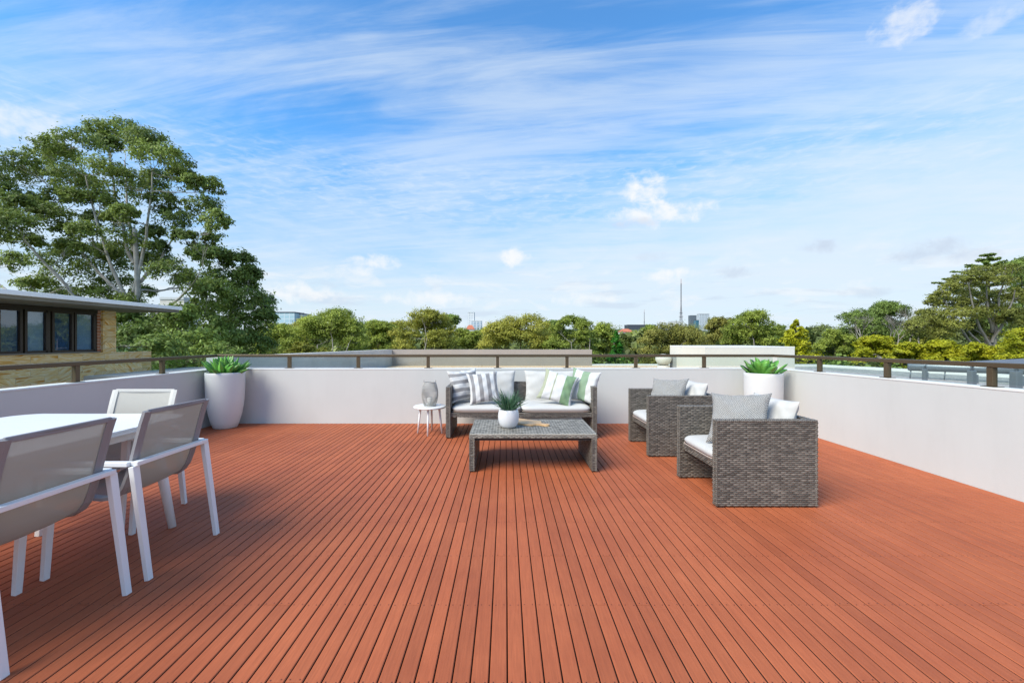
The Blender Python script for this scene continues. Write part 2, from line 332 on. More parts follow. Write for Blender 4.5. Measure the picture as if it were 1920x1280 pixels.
def deck_mat():
    m = bpy.data.materials.new('red_oxide_deck_paint'); m.use_nodes = True; nt = m.node_tree; N = nt.nodes.new; L = nt.links.new
    bs = nt.nodes['Principled BSDF']; tc = N('ShaderNodeTexCoord'); g = N('ShaderNodeNewGeometry')
    mp = N('ShaderNodeMapping'); mp.inputs['Scale'].default_value = (60, 3.0, 60); L(tc.outputs['Object'], mp.inputs[0])
    ad = N('ShaderNodeVectorMath'); ad.operation = 'ADD'; L(mp.outputs[0], ad.inputs[0])
    sc_ = N('ShaderNodeVectorMath'); sc_.operation = 'SCALE'; sc_.inputs[0].default_value = (3, 17, 40); L(g.outputs['Random Per Island'], sc_.inputs['Scale']); L(sc_.outputs[0], ad.inputs[1])
    n = N('ShaderNodeTexNoise'); n.inputs['Scale'].default_value = 2.0; n.inputs['Detail'].default_value = 7; n.inputs['Roughness'].default_value = .65; L(ad.outputs[0], n.inputs['Vector'])
    n2 = N('ShaderNodeTexNoise'); n2.inputs['Scale'].default_value = 1.3; n2.inputs['Detail'].default_value = 8; n2.inputs['Roughness'].default_value = .65; L(tc.outputs['Object'], n2.inputs['Vector'])
    cr = N('ShaderNodeValToRGB'); L(n2.outputs['Fac'], cr.inputs[0])
    cr.color_ramp.elements[0].position = .3; cr.color_ramp.elements[0].color = (.36, .086, .031, 1)
    cr.color_ramp.elements[1].position = .7; cr.color_ramp.elements[1].color = (.45, .122, .047, 1)
    h = N('ShaderNodeHueSaturation'); L(cr.outputs[0], h.inputs['Color'])
    a = N('ShaderNodeMapRange'); L(g.outputs['Random Per Island'], a.inputs[0]); a.inputs[3].default_value = .90; a.inputs[4].default_value = 1.08
    b = N('ShaderNodeMapRange'); L(n.outputs['Fac'], b.inputs[0]); b.inputs[1].default_value = .3; b.inputs[2].default_value = .7; b.inputs[3].default_value = .84; b.inputs[4].default_value = 1.10
    mu = N('ShaderNodeMath'); mu.operation = 'MULTIPLY'; L(a.outputs[0], mu.inputs[0]); L(b.outputs[0], mu.inputs[1]); L(mu.outputs[0], h.inputs['Value'])
    # scuffs: pale worn specks
    n3 = N('ShaderNodeTexNoise'); n3.inputs['Scale'].default_value = 26; n3.inputs['Detail'].default_value = 6; n3.inputs['Roughness'].default_value = .8; L(tc.outputs['Object'], n3.inputs['Vector'])
    s3 = N('ShaderNodeMapRange'); L(n3.outputs['Fac'], s3.inputs[0]); s3.inputs[1].default_value = .66; s3.inputs[2].default_value = .80; s3.inputs[4].default_value = .35
    mx = N('ShaderNodeMix'); mx.data_type = 'RGBA'; L(s3.outputs[0], mx.inputs[0]); L(h.outputs[0], mx.inputs[6]); mx.inputs[7].default_value = (.66, .34, .22, 1)
    L(mx.outputs[2], bs.inputs['Base Color'])
    ro = N('ShaderNodeMapRange'); L(n2.outputs['Fac'], ro.inputs[0]); ro.inputs[1].default_value = .3; ro.inputs[2].default_value = .7; ro.inputs[3].default_value = .58; ro.inputs[4].default_value = .72; bs.inputs['Specular IOR Level'].default_value = .36
    L(ro.outputs[0], bs.inputs['Roughness'])
    bu = N('ShaderNodeBump'); bu.inputs['Strength'].default_value = .35; bu.inputs['Distance'].default_value = .003; L(n.outputs['Fac'], bu.inputs['Height']); L(bu.outputs[0], bs.inputs['Normal'])
    return m
M_['deck'] = deck_mat()
M_['gap'] = mat('deck_gap_shade', (.02, .008, .006), .95)
M_['screw'] = mat('screw_head', (.09, .02, .012), .6)

def stone_mat():
    m = bpy.data.materials.new('banded_sandstone_blocks'); m.use_nodes = True; nt = m.node_tree; N = nt.nodes.new; L = nt.links.new
    bs = nt.nodes['Principled BSDF']; bs.inputs['Roughness'].default_value = .9
    tc = N('ShaderNodeTexCoord'); sp = N('ShaderNodeSeparateXYZ'); L(tc.outputs['Object'], sp.inputs[0])
    cb = N('ShaderNodeCombineXYZ'); ad = N('ShaderNodeMath'); L(sp.outputs[0], ad.inputs[0]); L(sp.outputs[1], ad.inputs[1]); L(ad.outputs[0], cb.inputs[0]); L(sp.outputs[2], cb.inputs[1])
    br = N('ShaderNodeTexBrick'); L(cb.outputs[0], br.inputs['Vector']); br.inputs['Scale'].default_value = 1
    br.inputs['Brick Width'].default_value = .62; br.inputs['Row Height'].default_value = .16; br.inputs['Mortar Size'].default_value = .003
    br.inputs['Color1'].default_value = (0, 0, 0, 1); br.inputs['Color2'].default_value = (1, 1, 1, 1); br.inputs['Mortar'].default_value = (.5, .5, .5, 1)
    # each block cut with its own banding direction
    mp = N('ShaderNodeMapping'); L(cb.outputs[0], mp.inputs[0])
    rt = N('ShaderNodeMath'); rt.operation = 'MULTIPLY_ADD'; L(br.outputs['Color'], rt.inputs[0]); rt.inputs[1].default_value = 1.5; rt.inputs[2].default_value = -.75
    cr3 = N('ShaderNodeCombineXYZ'); L(rt.outputs[0], cr3.inputs[2]); L(cr3.outputs[0], mp.inputs['Rotation']); mp.inputs['Scale'].default_value = (1, 1, 1)
    m2 = N('ShaderNodeMapping'); L(mp.outputs[0], m2.inputs[0]); m2.inputs['Scale'].default_value = (.9, 7.5, 1)
    n = N('ShaderNodeTexNoise'); n.inputs['Scale'].default_value = 1.6; n.inputs['Detail'].default_value = 6; n.inputs['Distortion'].default_value = .6; L(m2.outputs[0], n.inputs['Vector'])
    cr = N('ShaderNodeValToRGB'); L(n.outputs['Fac'], cr.inputs[0]); e = cr.color_ramp.elements
    e[0].position = .36; e[0].color = (.60, .33, .13, 1); e[1].position = .66; e[1].color = (.80, .68, .47, 1)
    k = e.new(.44); k.color = (.80, .60, .33, 1); k = e.new(.50); k.color = (.84, .73, .53, 1); k = e.new(.57); k.color = (.78, .54, .26, 1)
    h = N('ShaderNodeHueSaturation'); h.inputs['Saturation'].default_value = 1.25; L(cr.outputs[0], h.inputs['Color']); mr = N('ShaderNodeMapRange'); L(br.outputs['Color'], mr.inputs[0]); mr.inputs[3].default_value = .82; mr.inputs[4].default_value = 1.08; L(mr.outputs[0], h.inputs['Value'])
    mx = N('ShaderNodeMix'); mx.data_type = 'RGBA'; L(br.outputs['Fac'], mx.inputs[0]); L(h.outputs[0], mx.inputs[6]); mx.inputs[7].default_value = (.36, .29, .2, 1)
    L(mx.outputs[2], bs.inputs['Base Color']); return m
M_['stone'] = stone_mat()
def gravel_mat(name, c1, c2, scale):
    m = bpy.data.materials.new(name); m.use_nodes = True; nt = m.node_tree; N = nt.nodes.new; L = nt.links.new
    bs = nt.nodes['Principled BSDF']; bs.inputs['Roughness'].default_value = .95
    tc = N('ShaderNodeTexCoord'); vo = N('ShaderNodeTexVoronoi'); vo.inputs['Scale'].default_value = scale; L(tc.outputs['Object'], vo.inputs['Vector'])
    sp = N('ShaderNodeSeparateColor'); L(vo.outputs['Color'], sp.inputs[0]); mx = N('ShaderNodeMix'); mx.data_type = 'RGBA'; L(sp.outputs[0], mx.inputs[0])
    mx.inputs[6].default_value = c1+(1,); mx.inputs[7].default_value = c2+(1,)
    L(mx.outputs[2], bs.inputs['Base Color'])
    b = N('ShaderNodeBump'); b.inputs['Strength'].default_value = 1; b.inputs['Distance'].default_value = .03; b.invert = True; L(vo.outputs['Distance'], b.inputs['Height']); L(b.outputs[0], bs.inputs['Normal']); return m
M_['pebble'] = gravel_mat('tan_pebbles', (.62, .40, .20), (.72, .60, .42), 22)
M_['gravel'] = gravel_mat('white_gravel', (.26, .26, .24), (.46, .45, .42), 24)
M_['brick'] = None
def brick_mat(name, c1, c2, mortar, bw, bh, ms):
    m = bpy.data.materials.new(name); m.use_nodes = True; nt = m.node_tree; N = nt.nodes.new; L = nt.links.new
    bs = nt.nodes['Principled BSDF']; bs.inputs['Roughness'].default_value = .9
    tc = N('ShaderNodeTexCoord'); sp = N('ShaderNodeSeparateXYZ'); L(tc.outputs['Object'], sp.inputs[0]); cb = N('ShaderNodeCombineXYZ')
    ad = N('ShaderNodeMath'); L(sp.outputs[0], ad.inputs[0]); L(sp.outputs[1], ad.inputs[1]); L(ad.outputs[0], cb.inputs[0]); L(sp.outputs[2], cb.inputs[1])
    br = N('ShaderNodeTexBrick'); L(cb.outputs[0], br.inputs['Vector']); br.inputs['Scale'].default_value = 1; br.inputs['Brick Width'].default_value = bw; br.inputs['Row Height'].default_value = bh; br.inputs['Mortar Size'].default_value = ms
    br.inputs['Color1'].default_value = c1+(1,); br.inputs['Color2'].default_value = c2+(1,); br.inputs['Mortar'].default_value = mortar+(1,)
    L(br.outputs['Color'], bs.inputs['Base Color']); return m
M_['brick'] = brick_mat('red_brick', (.36, .13, .07), (.45, .20, .11), (.55, .48, .40), .24, .085, .008)

# ------------------------------------------------------------------ ground: one sheet to the horizon
rng = np.random.default_rng(7)
def ground_z(x, y):
    d = np.hypot(x, y)
    t = np.clip((d-170)/700, 0, 1); t = t*t*(3-2*t)
    return -9.5 + t*(24 + 5*np.sin(x*.004+1.0) + 3*np.sin(x*.011))
def build_ground():
    rad = np.concatenate([[0, 6, 14, 25, 40, 60, 85, 110, 140, 170], np.linspace(200, 900, 30), [1200, 1800, 2600, 3600, 4800]])
    na = 144; vs = []; fs = []
    for r in rad:
        for k in range(na):
            a = 2*math.pi*k/na; x, y = r*math.sin(a), r*math.cos(a); vs.append((x, y, float(ground_z(x, y))))
    for i in range(len(rad)-1):
        for k in range(na): fs.append((i*na+k, (i+1)*na+k, (i+1)*na+(k+1)%na, i*na+(k+1)%na))
    g = np_mesh('ground', vs, fs, [mat('wooded_ground', (.045, .065, .022), .95, col2=(.085, .10, .04), vscale=.05)], True)
    tag(link_mesh('ground', g), kind='structure')
build_ground()

# ------------------------------------------------------------------ deck
XL, XR, YB, YF = -4.64, 4.32, 6.90, -1.2
def build_deck():
    rnd = random.Random(3); pitch = .0735; w = .0682; b = MB()
    joists = [YB - .02 - .4997*k for k in range(20)]           # rows of screws found in the photo
    # rows: distance where each row lies = 1080/(v-637) for v = 1133.4, 1038.6, 974 ...
    row0 = 1080/(1133.4-637); rows = [row0 + .4935*k for k in range(-6, 11)]
    rows = [r for r in rows if YF < r < YB-.03]
    i0 = int((XL)//pitch)-1
    for i in range(i0, int(XR//pitch)+2):
        xc = i*pitch + .0075 + pitch/2; x0, x1 = max(xc-w/2, XL+.004), min(xc+w/2, XR-.004)
        if x1-x0 < .01: continue
        cuts = [YF]; y = YF
        cand = [r for r in rows]
        k = rnd.randrange(2, 9)
        while True:
            k2 = k; 
            if k2 >= len(cand): break
            cuts.append(cand[k2]); k += rnd.choice((6, 7, 8, 9))
        cuts.append(YB-.004)
        dz = rnd.uniform(-.0006, .0006)
        for a, c in zip(cuts[:-1], cuts[1:]):
            a += .0012; c -= .0012; e = .0032; zt = dz
            vs = [(x0, a, zt-.02), (x0, a, zt-e), (x0+e, a, zt), (x1-e, a, zt), (x1, a, zt-e), (x1, a, zt-.02)]
            vs += [(p, c, q) for p, _, q in vs]
            base = len(b.v); b.add(vs, [(j, j+1, j+7, j+6) for j in range(5)] + [(5, 4, 3, 2, 1, 0), (6, 7, 8, 9, 10, 11)])
            for j in (7, 3): b.m[-j] = 2          # bare sawn sides, coloured near black for the shade down in the gap
        for r in rows:
            for sx in (-.02, .02):
                for jj, oy in enumerate((0,)):
                    cx, cy = xc+sx+rnd.uniform(-.002, .002), r+rnd.uniform(-.003, .003)+(.012 if any(abs(r-c) < .001 for c in cuts) else 0)
                    if not (x0+.004 < cx < x1-.004): continue
                    rr = .0034; n = 6
                    b.add([(cx+rr*math.cos(t*math.pi/3), cy+rr*math.sin(t*math.pi/3), dz+.0007) for t in range(n)], [tuple(range(n))], 1)
    b.add([(XL, YF, -.03), (XR, YF, -.03), (XR, YB, -.03), (XL, YB, -.03)], [(0, 1, 2, 3)], 2)
    o = b.build('deck', [M_['deck'], M_['screw'], M_['gap']]); tag(o, kind='structure')
build_deck()
slab = MB().box((XL-.2, YF-2, -9.5), (XR+.2, YB+.2, -.04)).build('terrace_building', M_['render']); tag(slab, 'rendered building block carrying the red timber terrace', 'building')

# ------------------------------------------------------------------ walls around the deck
def wall_run(name, pts, z0a, heights, thick, label, nrm):
    """low rendered wall between two corners; the height may change from end to end"""
    (xa, ya), (xb, yb) = pts; ha, hb = heights; nx, ny = nrm
    r = empty(name, ((xa+xb)/2, (ya+yb)/2, 0)); ox, oy = (xa+xb)/2, (ya+yb)/2
    def prism(h0, h1, t0, t1, e0, mtl, nm):
        vs = []
        for (px, py), z1, z0 in (((xa-ox, ya-oy), h1[0], h0[0]), ((xb-ox, yb-oy), h1[1], h0[1])):
            vs += [(px+nx*t0, py+ny*t0, z0), (px+nx*t1, py+ny*t1, z0), (px+nx*t1, py+ny*t1, z1), (px+nx*t0, py+ny*t0, z1)]
        MB().add(vs, [(0,1,2,3), (7,6,5,4), (0,4,5,1), (1,5,6,2), (2,6,7,3), (3,7,4,0)]).build(nm, mtl, r, bevel=.004)
    prism((-.05, -.05), (ha-.018, hb-.018), 0, thick, 0, M_['render'], 'wall_body')
    prism((ha-.0178, hb-.0178), (ha, hb), -.004, thick+.004, 0, M_['render_cap'], 'wall_cap')
    tag(r, label, 'wall'); return r
HL, HBK, HR0, HR1 = .884, .886, .893, .945
wall_run('low_wall', ((XL, -1.0), (XL, YB)), 0, (HL, HBK), .17, 'bluish low rendered wall behind the white dining table and chairs', (-1, 0))
wall_run('low_wall', ((XL+.001, YB), (XR-.001, YB)), 0, (HBK-.0005, HR0-.0005), .17, 'long low rendered wall across the far side, behind the wicker sofa', (0, 1))
wall_run('low_wall', ((XR, YB), (XR, 2.0)), 0, (HR0, HR1), .17, 'pale low rendered wall running beside the wicker armchairs', (1, 0))

# balustrade: rail, posts with base plates, glass panes
def balustrade(A, B, hA, hB, wA, wB, posts, label, off):
    A, B = Vector(A), Vector(B); d = (B-A).normalized(); n = Vector((-d.y, d.x)); L_ = (B-A).length
    r = empty('balustrade', ((A.x+B.x)/2, (A.y+B.y)/2, .9)); o = r.location
    def loc(p, z): return (p.x-o.x, p.y-o.y, z-o.z)
    def rail(t): return hA+(hB-hA)*t
    def wall(t): return wA+(wB-wA)*t
    rb = MB(); rb.bar(loc(A, hA-.022), loc(B, hB-.022), .062, .044); rb.build('handrail', M_['bronze'], r, bevel=.006)
    ps = sorted(posts)
    for s in ps:
        t = s/L_; p = A+d*s; T = Matrix.Translation(Vector(loc(p, 0))) @ Matrix.Rotation(math.atan2(d.y, d.x), 4, 'Z')
        pb = MB().box((-.025, -.025, wall(t)+.0065), (.025, .025, rail(t)-.0445), T=T)
        pob = pb.build('post', M_['bronze'], r, bevel=.003)
        MB().box((-.06, -.045, wall(t)+.001), (.06, .045, wall(t)+.006), T=T).build('base_plate', M_['bronze'], pob, bevel=.001)
    ed = [0]+ps+[L_]
    for a, b in zip(ed[:-1], ed[1:]):
        a += .034; b -= .034
        if b-a < .08: continue
        ta, tb = a/L_, b/L_; pa, pb_ = A+d*a, A+d*b; k = n*.004
        vs = []
        for p, t in ((pa, ta), (pb_, tb)):
            for q in (p-k, p+k):
                vs += [loc(q, wall(t)+.03), loc(q, rail(t)-.046)]
        MB().add(vs, [(0,1,3,2), (4,6,7,5), (0,4,5,1), (2,3,7,6), (0,2,6,4), (1,5,7,3)]).build('glass_pane', M_['glass'], r)
    tag(r, label, 'balustrade'); return r
oy = .085
bx = XL-oy; yb = YB+oy; bxr = XR+oy
def yfor(u, Xc): return Xc/((u-CX)/F)
RL, RB, RR = 1.10, 1.113, 1.165
bp = [X(u, yb)-bx for u in (543, 672, 803, 933, 1063, 1192, 1320)]
balustrade((bx, yb), (bxr, yb), RB, RB, HBK, HR0, bp, 'bronze balustrade with low glass along the far wall behind the sofa', oy)
lp = [yfor(142, bx)+1.0, yfor(304, bx)+1.0, yfor(142, bx)+1.0-(yfor(304, bx)-yfor(142, bx))]
balustrade((bx, -1.0), (bx, yb-.034), RL, RB, HL, HBK, [q for q in lp if q > .1], 'dark balustrade with low glass above the wall beside the dining table', oy)
rp = [yb-.034-yfor(u, bxr) for u in (1537, 1664, 1860)]
balustrade((bxr, yb-.034), (bxr, 2.0), RB, RR, HR0, HR1, rp, 'bronze balustrade with low glass above the pale wall beside the armchairs', oy)

# ------------------------------------------------------------------ woven wicker
def weave(b, O, U, V_, w, h, row=.0165, stake=.027, th=.0075, seed=0, m=0, lightm=None):
    """real strands over and under upright stakes on the face O + U*w + V*h; the normal is U x V"""
    O, U, V_ = Vector(O), Vector(U).normalized(), Vector(V_).normalized(); n = U.cross(V_); rnd = random.Random(seed)
    nr = max(2, round(h/row)); row = h/nr; ns = max(2, round(w/stake)); stake = w/ns
    for j in range(nr):
        y = (j+.5)*row; hw = row*.42
        for i in range(ns+1):
            if (i+j) % 2: continue
            xc = i*stake; a, c = max(0.0, xc-stake*.85), min(w, xc+stake*.85)
            if c-a < stake*.3: continue
            base = len(b.v); k = 5; jy = rnd.uniform(-.0007, .0007); amp = th*rnd.uniform(.85, 1.15)
            for s in range(k):
                t = s/(k-1); x = a+(c-a)*t; hh = amp*math.sin(math.pi*(.06+.88*((x-(xc-stake*.85))/(2*stake*.85))))
                for q, e in ((-hw, -.0036), (0, 0), (hw, -.0036)):
                    b.v.append(tuple(O + U*x + V_*(y+q+jy) + n*(hh+e+.001)))
            for s in range(k-1):
                for q in range(2):
                    b.f.append((base+s*3+q, base+(s+1)*3+q, base+(s+1)*3+q+1, base+s*3+q+1)); b.m.append(m); b.sm.append(True)
    for i in range(ns+1):            # upright stakes showing between the strands
        x = min(w-.003, max(.003, i*stake)); sw = stake*.15; base = len(b.v); k = nr*2+1
        for j in range(k):
            y = h*j/(k-1); row_ = min(nr-1, j//2); front = (j % 2 == 1) and ((i+row_) % 2 == 1); e = th*.62 if front else -.001
            for q, d in ((-sw, -.0022), (0, 0), (sw, -.0022)): b.v.append(tuple(O + U*(x+q) + V_*y + n*(e+d)))
        for j in range(k-1):
            for q in range(2):
                b.f.append((base+j*3+q, base+j*3+q+1, base+(j+1)*3+q+1, base+(j+1)*3+q)); b.m.append(m); b.sm.append(True)
    return b
def edge_wrap(b, p, q, rad=.011, m=0):
    """corner where strands wrap round: a ribbed roll"""
    p, q = Vector(p), Vector(q); L_ = (q-p).length; n = max(2, int(L_/.0165)); d = (q-p)/n
    pts = []; rr = []
    for i in range(n):
        for t, k in ((.04, .72), (.3, 1.0), (.7, 1.0), (.96, .72)):
            pts.append(p+d*(i+t)); rr.append(rad*k)
    b.tube(pts, rr, 6, m)
def wicker_slab(name, a, c, faces, parent, seed=0, edges=(), light=False):
    """a woven panel: dark core with strands on the named faces"""
    x0, y0, z0 = a; x1, y1, z1 = c; b = MB(); g = .006
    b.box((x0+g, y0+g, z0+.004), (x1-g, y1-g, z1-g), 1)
    F_ = {'-y': ((x0, y0+g, z0), (1,0,0), (0,0,1), x1-x0, z1-z0), '+y': ((x1, y1-g, z0), (-1,0,0), (0,0,1), x1-x0, z1-z0),
          '-x': ((x0+g, y1, z0), (0,-1,0), (0,0,1), y1-y0, z1-z0), '+x': ((x1-g, y0, z0), (0,1,0), (0,0,1), y1-y0, z1-z0),
          '+z': ((x0, y0, z1-g), (1,0,0), (0,1,0), x1-x0, y1-y0), '-z': ((x0, y1, z0+g), (1,0,0), (0,-1,0), x1-x0, y1-y0)}
    for i, f in enumerate(faces): weave(b, *F_[f], seed=seed*13+i)
    for p, q in edges: edge_wrap(b, p, q)
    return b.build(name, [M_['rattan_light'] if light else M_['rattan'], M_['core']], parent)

def cushion_mesh(name, w, d, h, mats, parent=None, p=.5, seed=0, piping=True, wr=.006, n=22):
    """boxy cushion: rounded slab with soft crown, centre at the underside's middle"""
    rnd = random.Random(seed); b = MB(); ph = [rnd.uniform(0, 6.28) for _ in range(8)]
    ra = .07
    def outline(t):
        e = .24
        c, s = math.cos(t), math.sin(t)
        return (w/2*math.copysign(abs(c)**e, c), d/2*math.copysign(abs(s)**e, s))
    na = 72; rings = [(0, 0)]
    prof = [(0.0, 1.0), (.35, 1.0), (.6, .985), (.8, .94), (.90, .86), (.96, .74), (.99, .62), (1.0, .5), (.99, .36), (.965, .22), (.92, .10), (.84, .03), (.6, 0), (0, 0)]
    for r_, z_ in prof:
        for k in range(na):
            ox, oy_ = outline(2*math.pi*k/na); x, y = ox*r_, oy_*r_
            zz = z_*h + (wr*(math.sin(x*11+ph[0])*math.sin(y*9+ph[1])+.6*math.sin(x*23+y*17+ph[2])) if z_ > .5 else 0)*min(1, (1-r_)*4+.15)
            b.v.append((x, y, zz))
    for i in range(len(prof)-1):
        for k in range(na):
            b.f.append((i*na+k, (i+1)*na+k, (i+1)*na+(k+1)%na, i*na+(k+1)%na)); b.m.append(0); b.sm.append(True)
    o = b.build(name, mats[0], parent)
    if piping:
        pts = [Vector((outline(2*math.pi*k/na)[0]*1.001, outline(2*math.pi*k/na)[1]*1.001, h*.2)) for k in range(na)]; pts.append(pts[0])
        pb = MB().tube(pts, .0038, 6, caps=False).build('piping', mats[1], o)
    return o

def pillow(name, w, h, t, material, loc, rot, label=None, cat='cushion', group=None, parent=None, seed=0, n=26, pinch=.13, flange=None):
    rnd = random.Random(seed); vs = []; fs = []; uvs = []; ph = [rnd.uniform(0, 6.28) for _ in range(9)]
    def pt(i, j, side):
        u, v = -1+2*i/n, -1+2*j/n
        x = w/2*u*(1-pinch*(1-v*v)*abs(u)**1.5); y = h/2*v*(1-pinch*(1-u*u)*abs(v)**1.5)
        k = max(0, (1-u*u)*(1-v*v)); z = t/2*(k**.42)
        e = min(1, k*3)
        z += (.010*math.sin(5*u+ph[0]+3*v)*math.sin(4*v+ph[1]) + .006*math.sin(11*u+ph[2])*math.sin(9*v+ph[3]+4*u))*e
        ed = max(0, 1-abs(k-.12)*7); z -= .007*ed*(math.sin(15*u+ph[4])*(abs(v) > abs(u)) + math.sin(15*v+ph[5])*(abs(u) >= abs(v)))
        z = max(z, .002)
        return (x, y, side*z)
    for side in (1, -1):
        for j in range(n+1):
            for i in range(n+1):
                vs.append(pt(i, j, side)); uvs.append((i/n, j/n))
    off = (n+1)**2
    for s_, o_ in ((0, 0), (1, off)):
        for j in range(n):
            for i in range(n):
                q = (o_+j*(n+1)+i, o_+j*(n+1)+i+1, o_+(j+1)*(n+1)+i+1, o_+(j+1)*(n+1)+i); fs.append(q if s_ == 0 else q[::-1])
    # seam all the way round
    per = [i for i in range(n)] + [n+j*(n+1) for j in range(n)] + [n*(n+1)+n-i for i in range(n)] + [(n-j)*(n+1) for j in range(n)]
    for a, c in zip(per, per[1:]+per[:1]): fs.append((c, a, a+off, c+off))
    me = bpy.data.meshes.new(name); me.from_pydata(vs, [], fs); me.materials.append(material)
    ul = me.uv_layers.new(name='UVMap'); li = np.zeros(len(me.loops), dtype=np.int32); me.loops.foreach_get('vertex_index', li)
    ul.data.foreach_set('uv', np.array(uvs, dtype=np.float32)[li].ravel())
    me.polygons.foreach_set('use_smooth', [True]*len(fs)); me.update()
    o = link_mesh(name, me, parent); o.location = loc
    o.rotation_euler = rot
    if label: tag(o, label, cat, group)
    return o
def face_rot(yaw, lean, roll=0):
    """stand a pillow up: its face looks to -Y turned by yaw, leaning back by lean, rolled in its own plane"""
    return (Matrix.Rotation(yaw, 4, 'Z') @ Matrix.Rotation(R(90)-lean, 4, 'X') @ Matrix.Rotation(roll, 4, 'Z')).to_euler()

# ------------------------------------------------------------------ sofa: x across, front at y=0 looking to -Y
def lounge(name, W, n_seats, seed):
    r = empty(name); D, H, T = .82, .705, .062
    for s, (x0, x1) in enumerate(((-W/2, -W/2+T), (W/2-T, W/2))):
        E = [((x, y, .01), (x, y, H-.008)) for x in (x0+.009, x1-.009) for y in (.009, D-.009)] + [((x, .01, H-.009), (x, D-.01, H-.009)) for x in (x0+.009, x1-.009)]
        sp = wicker_slab('side_panel', (x0, 0, .012), (x1, D, H), ('-x', '+x', '-y', '+y', '+z'), r, seed+s, E)
        for y in (.05, D-.05): MB().box((x0+.012, y-.02, 0), (x1-.012, y+.02, .0135)).build('foot', M_['rubber'], sp)
    wicker_slab('back_panel', (-W/2+T+.001, D-.055, .285), (W/2-T-.001, D-.003, H), ('-y', '+y', '+z'), r, seed+3, [((-W/2+T, D-.046, H-.009), (W/2-T, D-.046, H-.009))])
    wicker_slab('seat_frame', (-W/2+T+.001, .035, .285), (W/2-T-.001, D-.056, .345), ('-y', '-z'), r, seed+4, [((-W/2+T, .043, .340), (W/2-T, .043, .340))])
    inner = W-2*T; cw = inner/n_seats
    for i in range(n_seats):
        cx = -inner/2+cw*(i+.5)
        c = cushion_mesh('seat_cushion', cw-.008, .74, .105, (M_['cushion'], M_['piping']), r, seed=seed+i, wr=.005); c.location = (cx, .385, .344)
    return r
SW = 2.07; sofa = lounge('wicker_sofa', SW, 2, 11); SX = (X(836, 5.84)+X(1119.5, 5.84))/2; sofa.location = (SX, 5.84, 0)
tag(sofa, 'grey wicker two seat sofa with off white cushions against the low wall', 'sofa')
for i, (cx, w) in enumerate(((-.485, .84), (.50, .86))):
    pillow('back_cushion', w, .50, .17, M_['cushion'], (cx, .655, .635), face_rot(0, R(10)), parent=sofa, seed=20+i, pinch=.06)
W3 = (.60, .60, .595); GS = (.27, .265, .27)
h_grey = stripes('grey_white_crosswise_stripe', [(0, W3), (.06, GS), (.17, W3), (.30, GS), (.41, W3), (.54, GS), (.65, W3), (.78, GS), (.89, W3)], 0, 1)
v_grey = stripes('grey_white_upright_stripe', [(0, W3), (.07, GS), (.19, W3), (.33, GS), (.46, W3), (.59, GS), (.72, W3), (.86, GS), (.95, W3)], 0, 0)
GA, GB = (.36, .38, .27), (.20, .31, .18)
green1 = stripes('sage_stripe', [(0, GA), (.13, W3), (.36, GA), (.40, W3), (.47, W3), (.66, GB), (.93, W3)], 0, 0)
green2 = stripes('green_stripe', [(0, (.24, .33, .23)), (.16, W3), (.44, (.24, .34, .23)), (.68, W3)], 0, 0)
ys = 5.84
pillow('striped_pillow', .46, .47, .17, h_grey, (X(868, 6.2)+.02, 6.20, .69), face_rot(R(28), R(16), R(4)), 'grey and white pillow with level stripes in the sofa corner next to the lantern', group='throw pillows on the sofa', seed=1)
pillow('striped_pillow', .45, .46, .16, v_grey, (X(907, 6.04), 6.04, .675), face_rot(R(10), R(22), R(5)), 'grey and white pillow with upright stripes leaning behind the spiky plant', group='throw pillows on the sofa', seed=2)
pillow('striped_pillow', .50, .47, .17, green1, (X(1046, 6.05), 6.05, .675), face_rot(R(-8), R(24), R(-16)), 'tilted sage and white striped pillow with one broad green band', group='throw pillows on the sofa', seed=3)
pillow('striped_pillow', .46, .48, .16, green2, (X(1094, 6.13), 6.13, .69), face_rot(R(-38), R(14), R(-7)), 'green and white striped pillow in the sofa corner farthest from the lantern', group='throw pillows on the sofa', seed=4)

